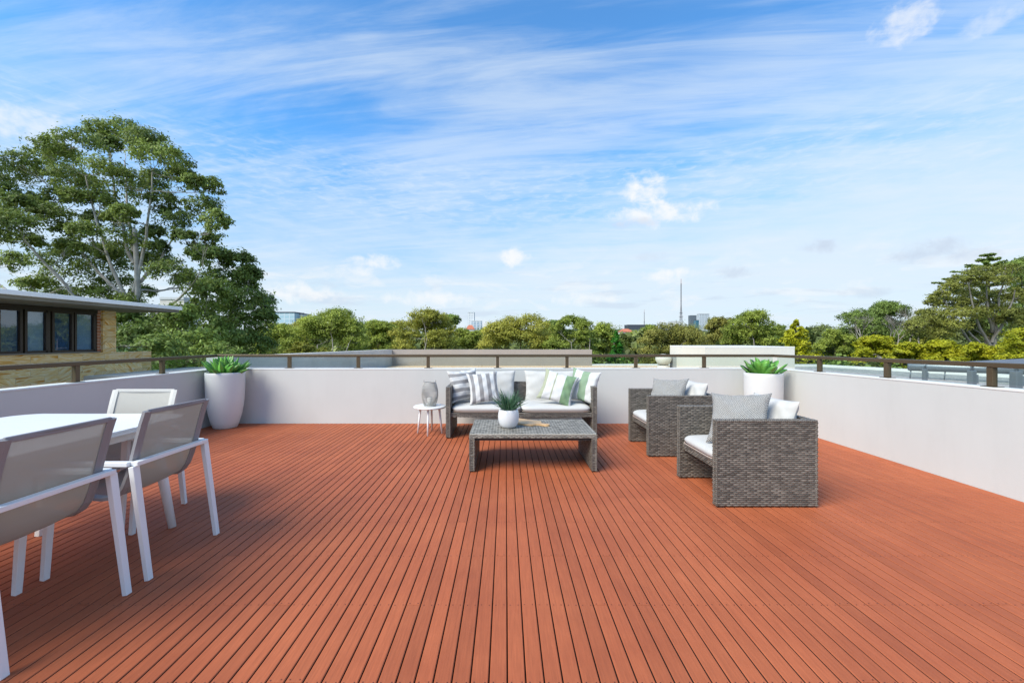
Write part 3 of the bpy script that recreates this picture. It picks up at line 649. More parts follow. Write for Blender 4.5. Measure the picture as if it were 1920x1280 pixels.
# ------------------------------------------------------------------ armchairs: local front looks to -Y, turned to face -X
ac = lounge('wicker_armchair', .79, 1, 31)
pillow('back_cushion', .64, .50, .19, M_['cushion'], (0, .655, .60), face_rot(0, R(16)), parent=ac, seed=33, pinch=.06)
ac.location = (X(1342, 3.43)+.003, (3.43+4.22)/2, 0); ac.rotation_euler = (0, 0, R(-90))
GRP = 'wicker armchairs'
tag(ac, 'nearer wicker armchair, standing alone at the front with its woven side to the viewer', 'armchair', GRP)
ac2 = copy_tree(ac); ac2.location = (X(1215, 4.91)+.003, (4.91+5.71)/2, 0)
tag(ac2, 'farther wicker armchair, partly hidden, between the sofa and the nearer armchair', 'armchair', GRP)
def knit():
    m = bpy.data.materials.new('grey_white_basket_weave_cloth'); m.use_nodes = True; nt = m.node_tree; N = nt.nodes.new; L = nt.links.new
    bs = nt.nodes['Principled BSDF']; bs.inputs['Roughness'].default_value = .95
    uv = N('ShaderNodeUVMap'); mp = N('ShaderNodeMapping'); mp.inputs['Scale'].default_value = (42, 42, 1); mp.inputs['Rotation'].default_value = (0, 0, R(45)); L(uv.outputs[0], mp.inputs[0])
    vo = N('ShaderNodeTexVoronoi'); vo.inputs['Scale'].default_value = 1; vo.inputs['Randomness'].default_value = .12; L(mp.outputs[0], vo.inputs['Vector'])
    cr = N('ShaderNodeValToRGB'); L(vo.outputs['Distance'], cr.inputs[0]); e = cr.color_ramp.elements
    e[0].position = .30; e[0].color = (.50, .485, .46, 1); e[1].position = .48; e[1].color = (.10, .10, .10, 1); L(cr.outputs[0], bs.inputs['Base Color'])
    b = N('ShaderNodeBump'); b.inputs['Strength'].default_value = .8; b.inputs['Distance'].default_value = .006; b.invert = True; L(vo.outputs['Distance'], b.inputs['Height']); L(b.outputs[0], bs.inputs['Normal']); return m
M_['knit'] = knit()
def chair_pillow(ch, dx, dy, z, yaw, lean, roll, lab, sd_, w=.47):
    pillow('woven_pillow', w, w, .17, M_['knit'], (ch.location.x+dx, ch.location.y+dy, z), face_rot(R(-90)+yaw, lean, roll), lab, group='woven pillows on the armchairs', seed=sd_)
chair_pillow(ac, .33, -.12, .672, R(46), R(33), R(5), 'grey and white basket weave pillow on the nearer armchair', 5, .49)
chair_pillow(ac2, .35, -.05, .665, R(40), R(30), R(4), 'grey and white basket weave pillow on the farther armchair', 6)

# ------------------------------------------------------------------ coffee table
def coffee_table():
    r = empty('wicker_coffee_table', ((X(880, 4.35)+X(1119.5, 4.35))/2, 4.35, 0)); W = 1.305; D = .80; H = .393; T = .056
    for s, (x0, x1) in enumerate(((-W/2, -W/2+T), (W/2-T, W/2))):
        E = [((x, y, .01), (x, y, H-.05)) for x in (x0+.009, x1-.009) for y in (.009, D-.009)]
        lg = wicker_slab('leg_panel', (x0, 0, .012), (x1, D, H-.046), ('-x', '+x', '-y', '+y'), r, 50+s, E)
        for y in (.05, D-.05): MB().box((x0+.012, y-.02, 0), (x1-.012, y+.02, .0135)).build('foot', M_['rubber'], lg)
    b = MB(); x0, x1 = -W/2, W/2
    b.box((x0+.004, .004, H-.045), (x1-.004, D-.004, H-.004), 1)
    weave(b, (x0+.01, .01, H-.004), (1,0,0), (0,1,0), W-.02, D-.02, row=.0215, stake=.031, th=.0065, seed=60)
    for O, U, w_ in (((x0, .004, H-.045), (1,0,0), W), ((x1, D-.004, H-.045), (-1,0,0), W), ((x0+.004, D, H-.045), (0,-1,0), D), ((x1-.004, 0, H-.045), (0,1,0), D)):
        weave(b, O, U, (0,0,1), w_, .038, row=.0125, seed=61)
    for p, q in (((x0+.009, .010, H-.010), (x1-.009, .010, H-.010)), ((x0+.010, .01, H-.010), (x0+.010, D-.01, H-.010)), ((x1-.010, .01, H-.010), (x1-.010, D-.01, H-.010)), ((x0+.01, D-.010, H-.010), (x1-.01, D-.010, H-.010))): edge_wrap(b, p, q, .0115)
    b.build('table_top', [M_['rattan_light'], M_['core']], r)
    MB().box((x0+T+.002, .03, H-.075), (x1-T-.002, .055, H-.0455)).build('under_rail', M_['core'], r); MB().box((x0+T+.002, D-.055, H-.075), (x1-T-.002, D-.03, H-.0455)).build('under_rail', M_['core'], r)
    return r
ct = coffee_table(); tag(ct, 'low grey wicker coffee table with woven panel legs in front of the sofa', 'coffee table')
CT_Z = .3955
# ------------------------------------------------------------------ plants in pots
def blade_leaf(b, base, az, el, L_, wmax, curl, m=0, n=8, fold=.25, droop=0.0, tip=1.0, blunt=.5):
    """a leaf: a folded strip that rises and bends outward, thick enough to be seen from the side"""
    base = Vector(base); out = Vector((math.cos(az), math.sin(az), 0)); side = Vector((-math.sin(az), math.cos(az), 0))
    p = base.copy(); e = el; st = len(b.v)
    for i in range(n+1):
        t = i/n; wd = wmax*((1-abs(2*(t*.80+.20)-1)**5)**.8 if blunt > .6 else math.sin(math.pi*min(1, (t*.80+.20))**(.75+blunt))**.8) if t < 1 else 0.0
        if t >= 1: wd = .0008
        d = out*math.cos(e)+Vector((0, 0, 1))*math.sin(e); up = -out*math.sin(e)+Vector((0, 0, 1))*math.cos(e)
        b.v += [tuple(p - side*wd/2 + up*wd*fold), tuple(p - up*wd*.02), tuple(p + side*wd/2 + up*wd*fold), tuple(p - up*(wd*.10+.001))]
        p = p + d*(L_/n); e += curl/n
    for i in range(n):
        q = st+i*4
        for a, c in ((0, 1), (1, 2), (2, 3), (3, 0)):
            b.f.append((q+a, q+c, q+4+c, q+4+a)); b.m.append(m); b.sm.append(True)
def planter(loc, label, plant, prof, H, rim, kind, seed):
    r = empty('planter', loc); full = prof + [(rim-.022, H-.004), (rim-.024, H-.06)]
    MB().lathe([(0.001, 0)]+full, n=64).build('pot', M_['white_pot'], r)
    MB().lathe([(rim-.0245, H-.055), (0.001, H-.045)], n=32).build('soil', M_['soil'], r)
    rnd = random.Random(seed); b = MB()
    if kind == 'pointed':
        for k in range(46):
            az = k*2.39996+rnd.uniform(-.2, .2); t = k/46; rad = rim*(.72-.62*t)
            blade_leaf(b, (rad*.75*math.cos(az), rad*.75*math.sin(az), H-.07), az, R(32+50*t+rnd.uniform(-6, 6)), rnd.uniform(.25, .35), rnd.uniform(.100, .125), R(rnd.uniform(-6, 22)), n=8, fold=.26, blunt=.25)
        b.build('foliage', M_['agave'], r)
    else:
        for k in range(19):
            az = k*2.39996+rnd.uniform(-.2, .2); t = k/19; rad = rim*(.7-.6*t)
            blade_leaf(b, (rad*.7*math.cos(az), rad*.7*math.sin(az), H-.07), az, R(30+52*t+rnd.uniform(-6, 6)), rnd.uniform(.26, .32), rnd.uniform(.13, .155), R(rnd.uniform(-4, 16)), n=12, fold=.18, blunt=.75)
        b.build('foliage', M_['agave'], r)
    tag(r, label, 'planter', 'tall white planters in the terrace corners'); return r
profL = [(.150, 0), (.165, .012), (.195, .10), (.225, .22), (.245, .34), (.256, .46), (.262, .60), (.266, .80), (.266, .845), (.262, .853)]
planter((-4.325, 6.585, 0), 'tall white planter tapering to its foot with pointed succulent leaves', None, profL, .853, .262, 'pointed', 4)
profR = [(.150, 0), (.165, .012), (.200, .10), (.228, .22), (.247, .34), (.257, .46), (.262, .60), (.262, .80), (.262, .845), (.258, .853)]
planter((3.90, 6.46, 0), 'tall white planter with broad rounded leaves behind the wicker armchairs', None, profR, .853, .258, 'broad', 9)

r = empty('potted_plant', (X(953.5, 4.67), 4.67, CT_Z))
MB().lathe([(.001, 0), (.062, 0), (.080, .006), (.098, .03), (.110, .065), (.1155, .10), (.1155, .13), (.110, .165), (.100, .196), (.094, .197), (.090, .19), (.088, .165)], n=56).build('pot', M_['white_gloss'], r)
MB().lathe([(.0885, .17), (.001, .178)], n=24).build('soil', M_['soil'], r)
b = MB(); rnd = random.Random(5)
for k in range(150):
    az = rnd.uniform(0, 6.283); t = rnd.random(); rr_ = .055*math.sqrt(rnd.random())
    blade_leaf(b, (rr_*math.cos(az), rr_*math.sin(az), .172), az+rnd.uniform(-.4, .4), R(30+58*t**.8), rnd.uniform(.17, .27), rnd.uniform(.008, .013), R(rnd.uniform(-34, 4)), n=6, fold=.3, blunt=0)
b.build('foliage', M_['spiky'], r); tag(r, 'rounded white pot of spiky blue green grass leaves on the coffee table', 'potted plant')

# serving board
def serving_board():
    pts = []
    body = [(-.20, -.135), (-.215, -.11), (-.215, .11), (-.20, .135), (.12, .135), (.165, .125), (.19, .10), (.205, .055), (.235, .034), (.30, .034), (.33, .038), (.352, .022), (.358, 0), (.352, -.022), (.33, -.038), (.30, -.034), (.235, -.034), (.205, -.055), (.19, -.10), (.165, -.125), (.12, -.135)]
    h = .018; b = MB(); n = len(body)
    import mathutils
    cut = 13; hole = [(.325+.013*math.cos(t), .013*math.sin(t)) for t in [2*math.pi*k/14 for k in range(14)]]
    co = [Vector((x, y, 0)) for x, y in body]; ho = [Vector((x, y, 0)) for x, y in hole]
    tri = mathutils.geometry.tessellate_polygon([co, ho]); al = body+hole
    b.add([(x, y, h) for x, y in al]+[(x, y, 0) for x, y in al], [tuple(t) for t in tri]+[tuple(len(al)+i for i in t[::-1]) for t in tri])
    N_ = len(al); b.f += [(i, (i+1)%n, N_+(i+1)%n, N_+i) for i in range(n)]; b.f += [(n+i, N_+n+i, N_+n+(i+1)%14, n+(i+1)%14) for i in range(14)]
    b.m += [0]*(n+14); b.sm += [False]*(n+14)
    me_o = b.build('serving_board', M_['oak']); me_o.location = (.215, 4.905, CT_Z+.002); me_o.rotation_euler = (0, 0, R(-36)); me_o.scale = (.92, .92, 1)
    tag(me_o, 'pale timber serving board with a holed handle beside the potted plant', 'serving board')
serving_board()

# stool and lantern
r = empty('side_table', (X(806, 6.16), 6.16, 0)); RT = .232
MB().lathe([(.001, .372), (RT-.012, .372), (RT, .380), (RT, .394), (RT-.010, .402), (RT-.03, .398), (.001, .398)], n=64).build('table_top', M_['white_metal'], r)
for a in (270, 0, 90, 180):
    c, s = math.cos(R(a)), math.sin(R(a)); MB().tube([(c*.135, s*.135, .3715), (c*.175, s*.175, 0)], [.0165, .0115], 16).build('leg', mat('darker_rear_leg', (.62, .58, .52), .6) if a == 90 else M_['white_metal'], r)  # rear leg has a darker, warmer tone than the other three
tag(r, 'small round white side table on four splayed legs beside the sofa', 'side table')
r = empty('wire_lantern', (X(806, 6.16), 6.16, .399)); Hh = .335
def lr(t): return .078 + .040*math.sin(math.pi*min(1, (t*.92+.04)))**.9 if t < .8 else .078+.040*math.sin(math.pi*(t*.92+.04))**.9
b = MB(); nw = 76
for k in range(nw):
    a = 2*math.pi*k/nw; tw = 0.0
    b.tube([(lr(t)*math.cos(a+tw*math.sin(t*9)), lr(t)*math.sin(a+tw*math.sin(t*9)), .006+Hh*t) for t in [j/12 for j in range(13)]], .0021, 4, caps=False)
for t, rd in ((0, .004), (1, .004), (.33, .0018), (.66, .0018)):
    b.tube([((lr(t)+.001)*math.cos(2*math.pi*k/36), (lr(t)+.001)*math.sin(2*math.pi*k/36), .004+Hh*t) for k in range(37)], rd, 6, caps=False)
b.build('wire_cage', M_['wire'], r)
for sgn in (1, -1):
    MB().tube([(sgn*(.082), 0, Hh+.002), (sgn*.09, 0, Hh+.022), (sgn*.083, .006, Hh+.036), (sgn*.078, 0, Hh+.02)], .002, 5).build('handle', M_['bronze'], r)
MB().lathe([(.001, 0), (.079, 0), (.079, .005), (.001, .005)], n=32).build('base', M_['wire'], r)
MB().lathe([(.001, .006), (.036, .006), (.036, .12), (.001, .115)], n=24).build('candle', M_['wax'], r)
tag(r, 'barrel shaped greige wire lantern holding a candle on the round side table', 'lantern')

# ------------------------------------------------------------------ dining table
def dining_table():
    x0, x1, y0, y1, H = -3.74, -2.44, .75, 3.33, .775; cx, cy = (x0+x1)/2, (y0+y1)/2; r = empty('dining_table', (cx, cy, 0)); W, L_ = (x1-x0)/2, (y1-y0)/2
    def outline(s, rad):
        pts = []
        for qx, qy, a0 in ((1, 1, 0), (-1, 1, 90), (-1, -1, 180), (1, -1, 270)):
            for k in range(9):
                a = R(a0+90*k/8); pts.append((qx*(W-s-rad)+rad*math.cos(a), qy*(L_-s-rad)+rad*math.sin(a)))
        return pts
    def slab(name, s, rad, z0, z1, m, hol=None):
        p = outline(s, rad); n = len(p); b = MB(); b.v = [(x, y, z0) for x, y in p]+[(x, y, z1) for x, y in p]
        b.f = [tuple(range(n))[::-1], tuple(range(n, 2*n))] + [(i, (i+1)%n, n+(i+1)%n, n+i) for i in range(n)]; b.m = [0]*(n+2); b.sm = [False]*(n+2)
        return b
    # slatted top: cut the rounded outline into planks across
    b = MB(); step = .086; y = -L_; ed = .16
    def halfw(yy):
        d = abs(yy)-(L_-ed)
        return W-.0 if d <= 0 else W-ed+math.sqrt(max(0, ed*ed-d*d))
    while y < L_-.002:
        ya, yb_ = y+.0015, min(y+step-.0015, L_-.0005); ks = [ya+(yb_-ya)*i/6 for i in range(7)]
        lf = [(-halfw(k), k) for k in ks]; rt = [(halfw(k), k) for k in ks]; p = rt + lf[::-1]; n = len(p); bb = len(b.v)
        b.v += [(x_, y_, H-.012) for x_, y_ in p]+[(x_, y_, H) for x_, y_ in p]
        b.f += [tuple(bb+i for i in range(n))[::-1], tuple(bb+n+i for i in range(n))] + [(bb+i, bb+(i+1)%n, bb+n+(i+1)%n, bb+n+i) for i in range(n)]; b.m += [0]*(n+2); b.sm += [False]*(n+2)
        y += step
    b.build('table_top', M_['white_metal'], r)
    slab('rim', .004, .155, H-.036, H-.0125, 0).build('rim', M_['white_metal'], r, bevel=.006)
    ap = MB(); i_ = .10
    for p, q in (((W-i_, -L_+i_), (W-i_, L_-i_)), ((-W+i_, -L_+i_), (-W+i_, L_-i_)), ((-W+i_, L_-i_), (W-i_, L_-i_)), ((-W+i_, -L_+i_), (W-i_, -L_+i_))):
        ap.bar((p[0], p[1], H-.066), (q[0], q[1], H-.066), .022, .058)
    ap.build('apron', M_['white_metal'], r)
    for sx, sy in ((1, 1), (-1, 1), (-1, -1), (1, -1)):
        MB().tube([(sx*(W-.11), sy*(L_-.25+.0), H-.037), (sx*(W+.035), sy*(L_-.25), 0)], [.040, .024], 20).build('leg', M_['white_metal'], r)
    tag(r, 'white slatted dining table with rounded corners and splayed round legs', 'dining table')
dining_table()

# dining chair: front looks to +y, width along x
def dining_chair(light=False):
    r = empty('dining_chair'); hw = .25
    prof = [(.275, .435), (.285, .448), (.27, .458), (.20, .462), (.08, .452), (-.03, .440), (-.085, .445), (-.125, .468), (-.155, .51), (-.182, .58), (-.205, .66), (-.235, .78), (-.259, .87), (-.282, .941)]
    P2 = []
    for (a, b_), (c, d) in zip(prof[:-1], prof[1:]):
        for k in range(3): P2.append((a+(c-a)*k/3, b_+(d-b_)*k/3))
    P2.append(prof[-1])
    nx = 10; b = MB(); tk = .003
    for s in (0, 1):
        for i, (y, z) in enumerate(P2):
            i2 = min(i+1, len(P2)-1); i1 = max(i-1, 0); t = Vector((0, P2[i2][0]-P2[i1][0], P2[i2][1]-P2[i1][1])).normalized(); n = Vector((0, -t.z, t.y))
            for k in range(nx+1):
                x = -hw+.018+(2*hw-.036)*k/nx; sag = .012*(1-(2*k/nx-1)**2) if 3 < i else 0
                # sag away from the sitter
                q = Vector((x, y, z)) - Vector((0, t.z, -t.y))*(-1)*0 + Vector((0, -t.z, t.y))*0
                nn = Vector((0, t.z, -t.y))
                q = q + nn*(sag if False else 0) + nn*s*tk + Vector((0, 0, -sag if z < .5 else 0)) + Vector((0, -sag*.6 if z >= .5 else 0, 0))
                b.v.append(tuple(q))
    m_ = len(P2)*(nx+1)
    for s in (0, 1):
        for i in range(len(P2)-1):
            for k in range(nx):
                q = (s*m_+i*(nx+1)+k, s*m_+i*(nx+1)+k+1, s*m_+(i+1)*(nx+1)+k+1, s*m_+(i+1)*(nx+1)+k); b.f.append(q if s else q[::-1]); b.m.append(0); b.sm.append(True)
    b.build('sling', M_['sling_light'] if light else M_['sling'], r)
    for sx in (-1, 1):     # stitched sleeves over the side rails
        c = MB(); ring = [(-.024, -.010), (-.024, .007), (0, .012), (.024, .007), (.024, -.010), (0, -.013)]
        for i, (y, z) in enumerate(P2):
            i2 = min(i+1, len(P2)-1); i1 = max(i-1, 0); t = Vector((0, P2[i2][0]-P2[i1][0], P2[i2][1]-P2[i1][1])).normalized(); n = Vector((0, -t.z, t.y))
            for a, bb in ring: c.v.append(tuple(Vector((sx*(hw-.012)+a, y, z)) + n*bb))
        for i in range(len(P2)-1):
            for k in range(6): c.f.append((i*6+k, i*6+(k+1)%6, (i+1)*6+(k+1)%6, (i+1)*6+k)); c.m.append(0); c.sm.append(False)
        c.f += [tuple(range(6)), tuple((len(P2)-1)*6+k for k in range(6))[::-1]]; c.m += [0, 0]; c.sm += [False]*2
        c.build('sling_sleeve', M_['sleeve_light'] if light else M_['sleeve'], r)
    y, z = prof[-1]
    MB().bar((-hw+.012, y+.003, z-.004), (hw-.012, y+.003, z-.004), .016, .026).build('top_hem', M_['sleeve_light'] if light else M_['sleeve'], r, bevel=.005)
    wx = .285; az = .652
    fr = MB()
    fr.bar((-wx, -.245, az), (wx, -.245, az), .042, .024)
    fr.bar((-wx+.0, -.2235, az), (-wx, .235, az), .042, .024); fr.bar((wx, -.2235, az), (wx, .235, az), .042, .024)
    fr.build('arm_frame', M_['white_metal'], r, bevel=.003)
    sf = MB()
    sf.bar((-wx+.02, .235, .425), (wx-.02, .235, .425), .022, .024)
    sf.build('seat_frame', M_['white_metal'], r, bevel=.002)
    for sx in (-1, 1):
        MB().bar((sx*(wx-.004), -.240, az-.0125), (sx*(wx-.004), -.325, 0), .030, .044, up=(1, 0, 0), w2=.026, h2=.034).build('leg', M_['white_metal'], r, bevel=.003)
        MB().bar((sx*(wx-.004), .215, az-.0125), (sx*(wx-.004), .262, 0), .030, .044, up=(1, 0, 0), w2=.026, h2=.034).build('leg', M_['white_metal'], r, bevel=.003)
    return r
G_ = 'sling chairs around the dining table'
ch = dining_chair(); ch.location = (-2.335, 2.685, 0); ch.rotation_euler = (0, 0, R(90)); tag(ch, 'grey sling chair between the nearest chair and the tall white planter, back to the deck', 'dining chair', G_)
c1 = copy_tree(ch); c1.location = (-2.335, 1.985, 0); tag(c1, 'nearest grey sling chair, partly cut off by the photo edge', 'dining chair', G_)
c3 = dining_chair(True); c3.location = (-2.935, 3.20, 0); c3.rotation_euler = (0, 0, R(180)); tag(c3, 'cream sling chair at the far end of the dining table, its front showing', 'dining chair', G_)

# ------------------------------------------------------------------ adjoining roofs
def bx(name, a, c, m, parent=None, bevel=None):
    return MB().box(a, c).build(name, m, parent, bevel=bevel)
# low gravel roof behind the far wall
r = empty('gravel_roof_building', (0, 10.5, 0)); o = r.location
def rel(p): return (p[0]-o[0], p[1]-o[1], p[2]-o[2])
RZ = .50
MB().add([rel(p) for p in ((-3.7, 7.3, RZ), (5.6, 7.3, RZ), (5.9, 14.0, RZ), (-3.7, 14.0, RZ), (-3.7, 7.3, -9.4), (5.6, 7.3, -9.4), (5.9, 14.0, -9.4), (-3.7, 14.0, -9.4))],
         [(0, 1, 2, 3), (0, 4, 5, 1), (1, 5, 6, 2), (2, 6, 7, 3), (3, 7, 4, 0)], 0).build('roof', [M_['pebble']], r)
xe = X(1110, 14.0)
bx('parapet', rel((-3.90, 14.001, -9)), rel((xe, 14.25, Z(655.3, 14.0))), M_['concrete_brown'], r)
bx('roof_kerb', rel((xe+.002, 14.001, -9)), rel((5.9, 14.2, RZ+.05)), M_['render_cap'], r)
# side parapet running towards the terrace, slightly splayed
MB().add([rel(p) for p in ((-3.72, 14.0, -9), (-3.92, 14.0, -9), (-5.05, 7.2, -9), (-4.75, 7.2, -9), (-3.72, 14.0, 1.034), (-3.92, 14.0, 1.034), (-5.05, 7.2, 1.06), (-4.75, 7.2, 1.06))],
         [(4, 5, 6, 7), (0, 4, 7, 3), (1, 2, 6, 5), (0, 1, 5, 4), (3, 7, 6, 2)]).build('side_parapet', M_['concrete'], r)
MB().add([rel(p) for p in ((-3.70, 7.3, RZ-.01), (-3.70, 14.0, RZ-.01), (-3.725, 14.0, RZ-.01), (-4.745, 7.3, RZ-.01))], [(0, 1, 2, 3)]).build('roof_gutter', M_['concrete_grey'], r)
tag(r, 'flat pebbled roof with brown and grey concrete parapets just behind the far wall', 'building')
# lift housing
r = empty('lift_housing', (X(1322, 9.0), 9.0, RZ)); o = r.location
xc = X(1322, 9.0); x2 = X(1490, 9.0); zt = Z(649.6, 9.0)
MB().box((0, 0, .002), (x2-xc, 1.92, zt-RZ-.03)).build('housing_body', M_['cream'], r)
MB().box((-.003, -.003, zt-RZ-.0295), (x2-xc+.003, 1.923, zt-RZ)).build('roof_cap', M_['render_cap'], r)
tag(r, 'plain cream rendered box standing on the roof behind the round leafed planter', 'lift housing')
# mushroom vent
r = empty('roof_vent', (X(1244, 10.6), 10.6, RZ)); s = 10.6/F
MB().lathe([(.15, 0), (.15, .22)], n=24).lathe([(.01, .50), (.10, .49), (.185, .43), (.195, .36), (.13, .24), (.08, .22)], n=24).build('cowl', M_['cream'], r)
MB().box((-.30, -.14, .001), (.32, .16, .09)).build('base', M_['concrete'], r)
bx('side_duct', (.2, -.1, .091), (.38, .1, .42), M_['concrete_grey'], r)
tag(r, 'small mushroom shaped roof vent between the parapet and the cream box', 'roof vent')
r = empty('roof_outlet', (X(1075, 9.4), 9.4, RZ)); MB().lathe([(.03, 0), (.03, .14), (.05, .15), (.05, .19), (.01, .20)], n=12).lathe([(.02, 0), (.02, .10)], c=(-.07, .02, 0), n=10).build('outlet_pipe', M_['white_pot'], r)
tag(r, 'tiny white pipe outlet on the pebbled roof above the green striped pillow', 'pipe')

# pale gravel roof beyond the right-hand wall
r = empty('white_gravel_building', (7, 8, 0)); o = r.location; WZ = .58
poly = ((5.95, 12.35), (9.0, 12.3), (10.35, 8.5), (12.6, 2.0), (4.9, 2.0), (5.64, 7.25))
n = len(poly); b = MB(); b.add([rel((x_, y_, WZ)) for x_, y_ in poly]+[rel((x_, y_, -9.4)) for x_, y_ in poly], [tuple(range(n))[::-1]]+[(i, (i+1)%n, n+(i+1)%n, n+i) for i in range(n)]).build('roof', M_['gravel'], r)
kb = MB()
for p, q in (((5.95, 12.36), (9.0, 12.31)), ((9.02, 12.3), (10.37, 8.5)), ((10.37, 8.5), (12.6, 2.0))): kb.bar(rel((*p, WZ+.03)), rel((*q, WZ+.03)), .12, .07)
kb.build('roof_edge', M_['render_cap'], r)
tag(r, 'low flat roof of white gravel beyond the wall beside the armchairs', 'building')
# duct on brackets and equipment boxes
def equip(u, v0, Y, w, h, d, lab, m='unit_grey'):
    r = empty('roof_equipment', (X(u, Y), Y, WZ)); bx('cabinet', (-w/2, -d/2, .03), (w/2, d/2, h), M_['galv'], r, .01); bx('plinth', (-w/2-.02, -d/2-.02, .001), (w/2+.02, d/2+.02, .029), M_['unit_grey'], r)
    bx('side_box', (w/2+.001, -d/2+.02, .10), (w/2+w*.55, d/2-.01, h*.78), M_['unit_grey'], r)
    MB().tube([(-w*.2, 0, h), (-w*.1, 0, h+.07), (w*.25, 0, h+.09), (w*.3, 0, h+.0)], .012, 6).build('lifting_hook', M_['galv'], r)
    tag(r, lab, 'roof equipment', 'grey boxes under the duct on the white gravel roof')
equip(1734, 0, 7.4, .055, .27, .06, 'small grey metal box farthest along the duct, alone on the white gravel')
equip(1822, 0, 6.6, .08, .30, .08, 'grey metal box with dark side box just before the thick bronze post')
equip(1905, 0, 6.2, .09, .32, .1, 'grey metal box past the thick bronze post at the photo edge')
r = empty('roof_duct', (X(1700, 8.6), 8.6, 0)); o = r.location; pa = P(1702, 686.5, 8.6); pb = P(1835, 690.5, 7.9); pc = P(1960, 693, 7.4)
MB().tube([tuple(p-o) for p in (pa, pa*.98+pb*.02, pb, pc)], [.075, .088, .088, .088], 20).build('duct_pipe', M_['galv'], r)
for t in (.05, .55): 
    p = pa+(pb-pa)*t-o; MB().tube([tuple(p+Vector((0, 0, -.06))), (p.x-.02, p.y, WZ+.0), ], .012, 6).build('stand', M_['galv'], r)
tag(r, 'long horizontal galvanised duct raised over the white gravel roof', 'duct')
# hipped roof further right
r = empty('slate_roof_house', (X(2075, 19), 19, -5)); 
MB().add([(-3.8, -3, 5.1), (6, -3, 5.1), (6, 4, 5.1), (-3.8, 4, 5.1), (.2, .5, 5.66), (4, .5, 5.75)], [(0, 1, 5, 4), (1, 2, 5), (2, 3, 4, 5), (3, 0, 4)]).build('roof', M_['slate'], r)
MB().box((-3.5, -2.7, -4.5), (5.7, 3.7, 5.08)).build('wall', M_['unit_grey'], r); 
bx('window', (-1.9, -2.74, 4.3), (-1.2, -2.701, 4.7), M_['blind'], r)
tag(r, 'grey house with a blue grey hipped roof past the white gravel roof', 'house')

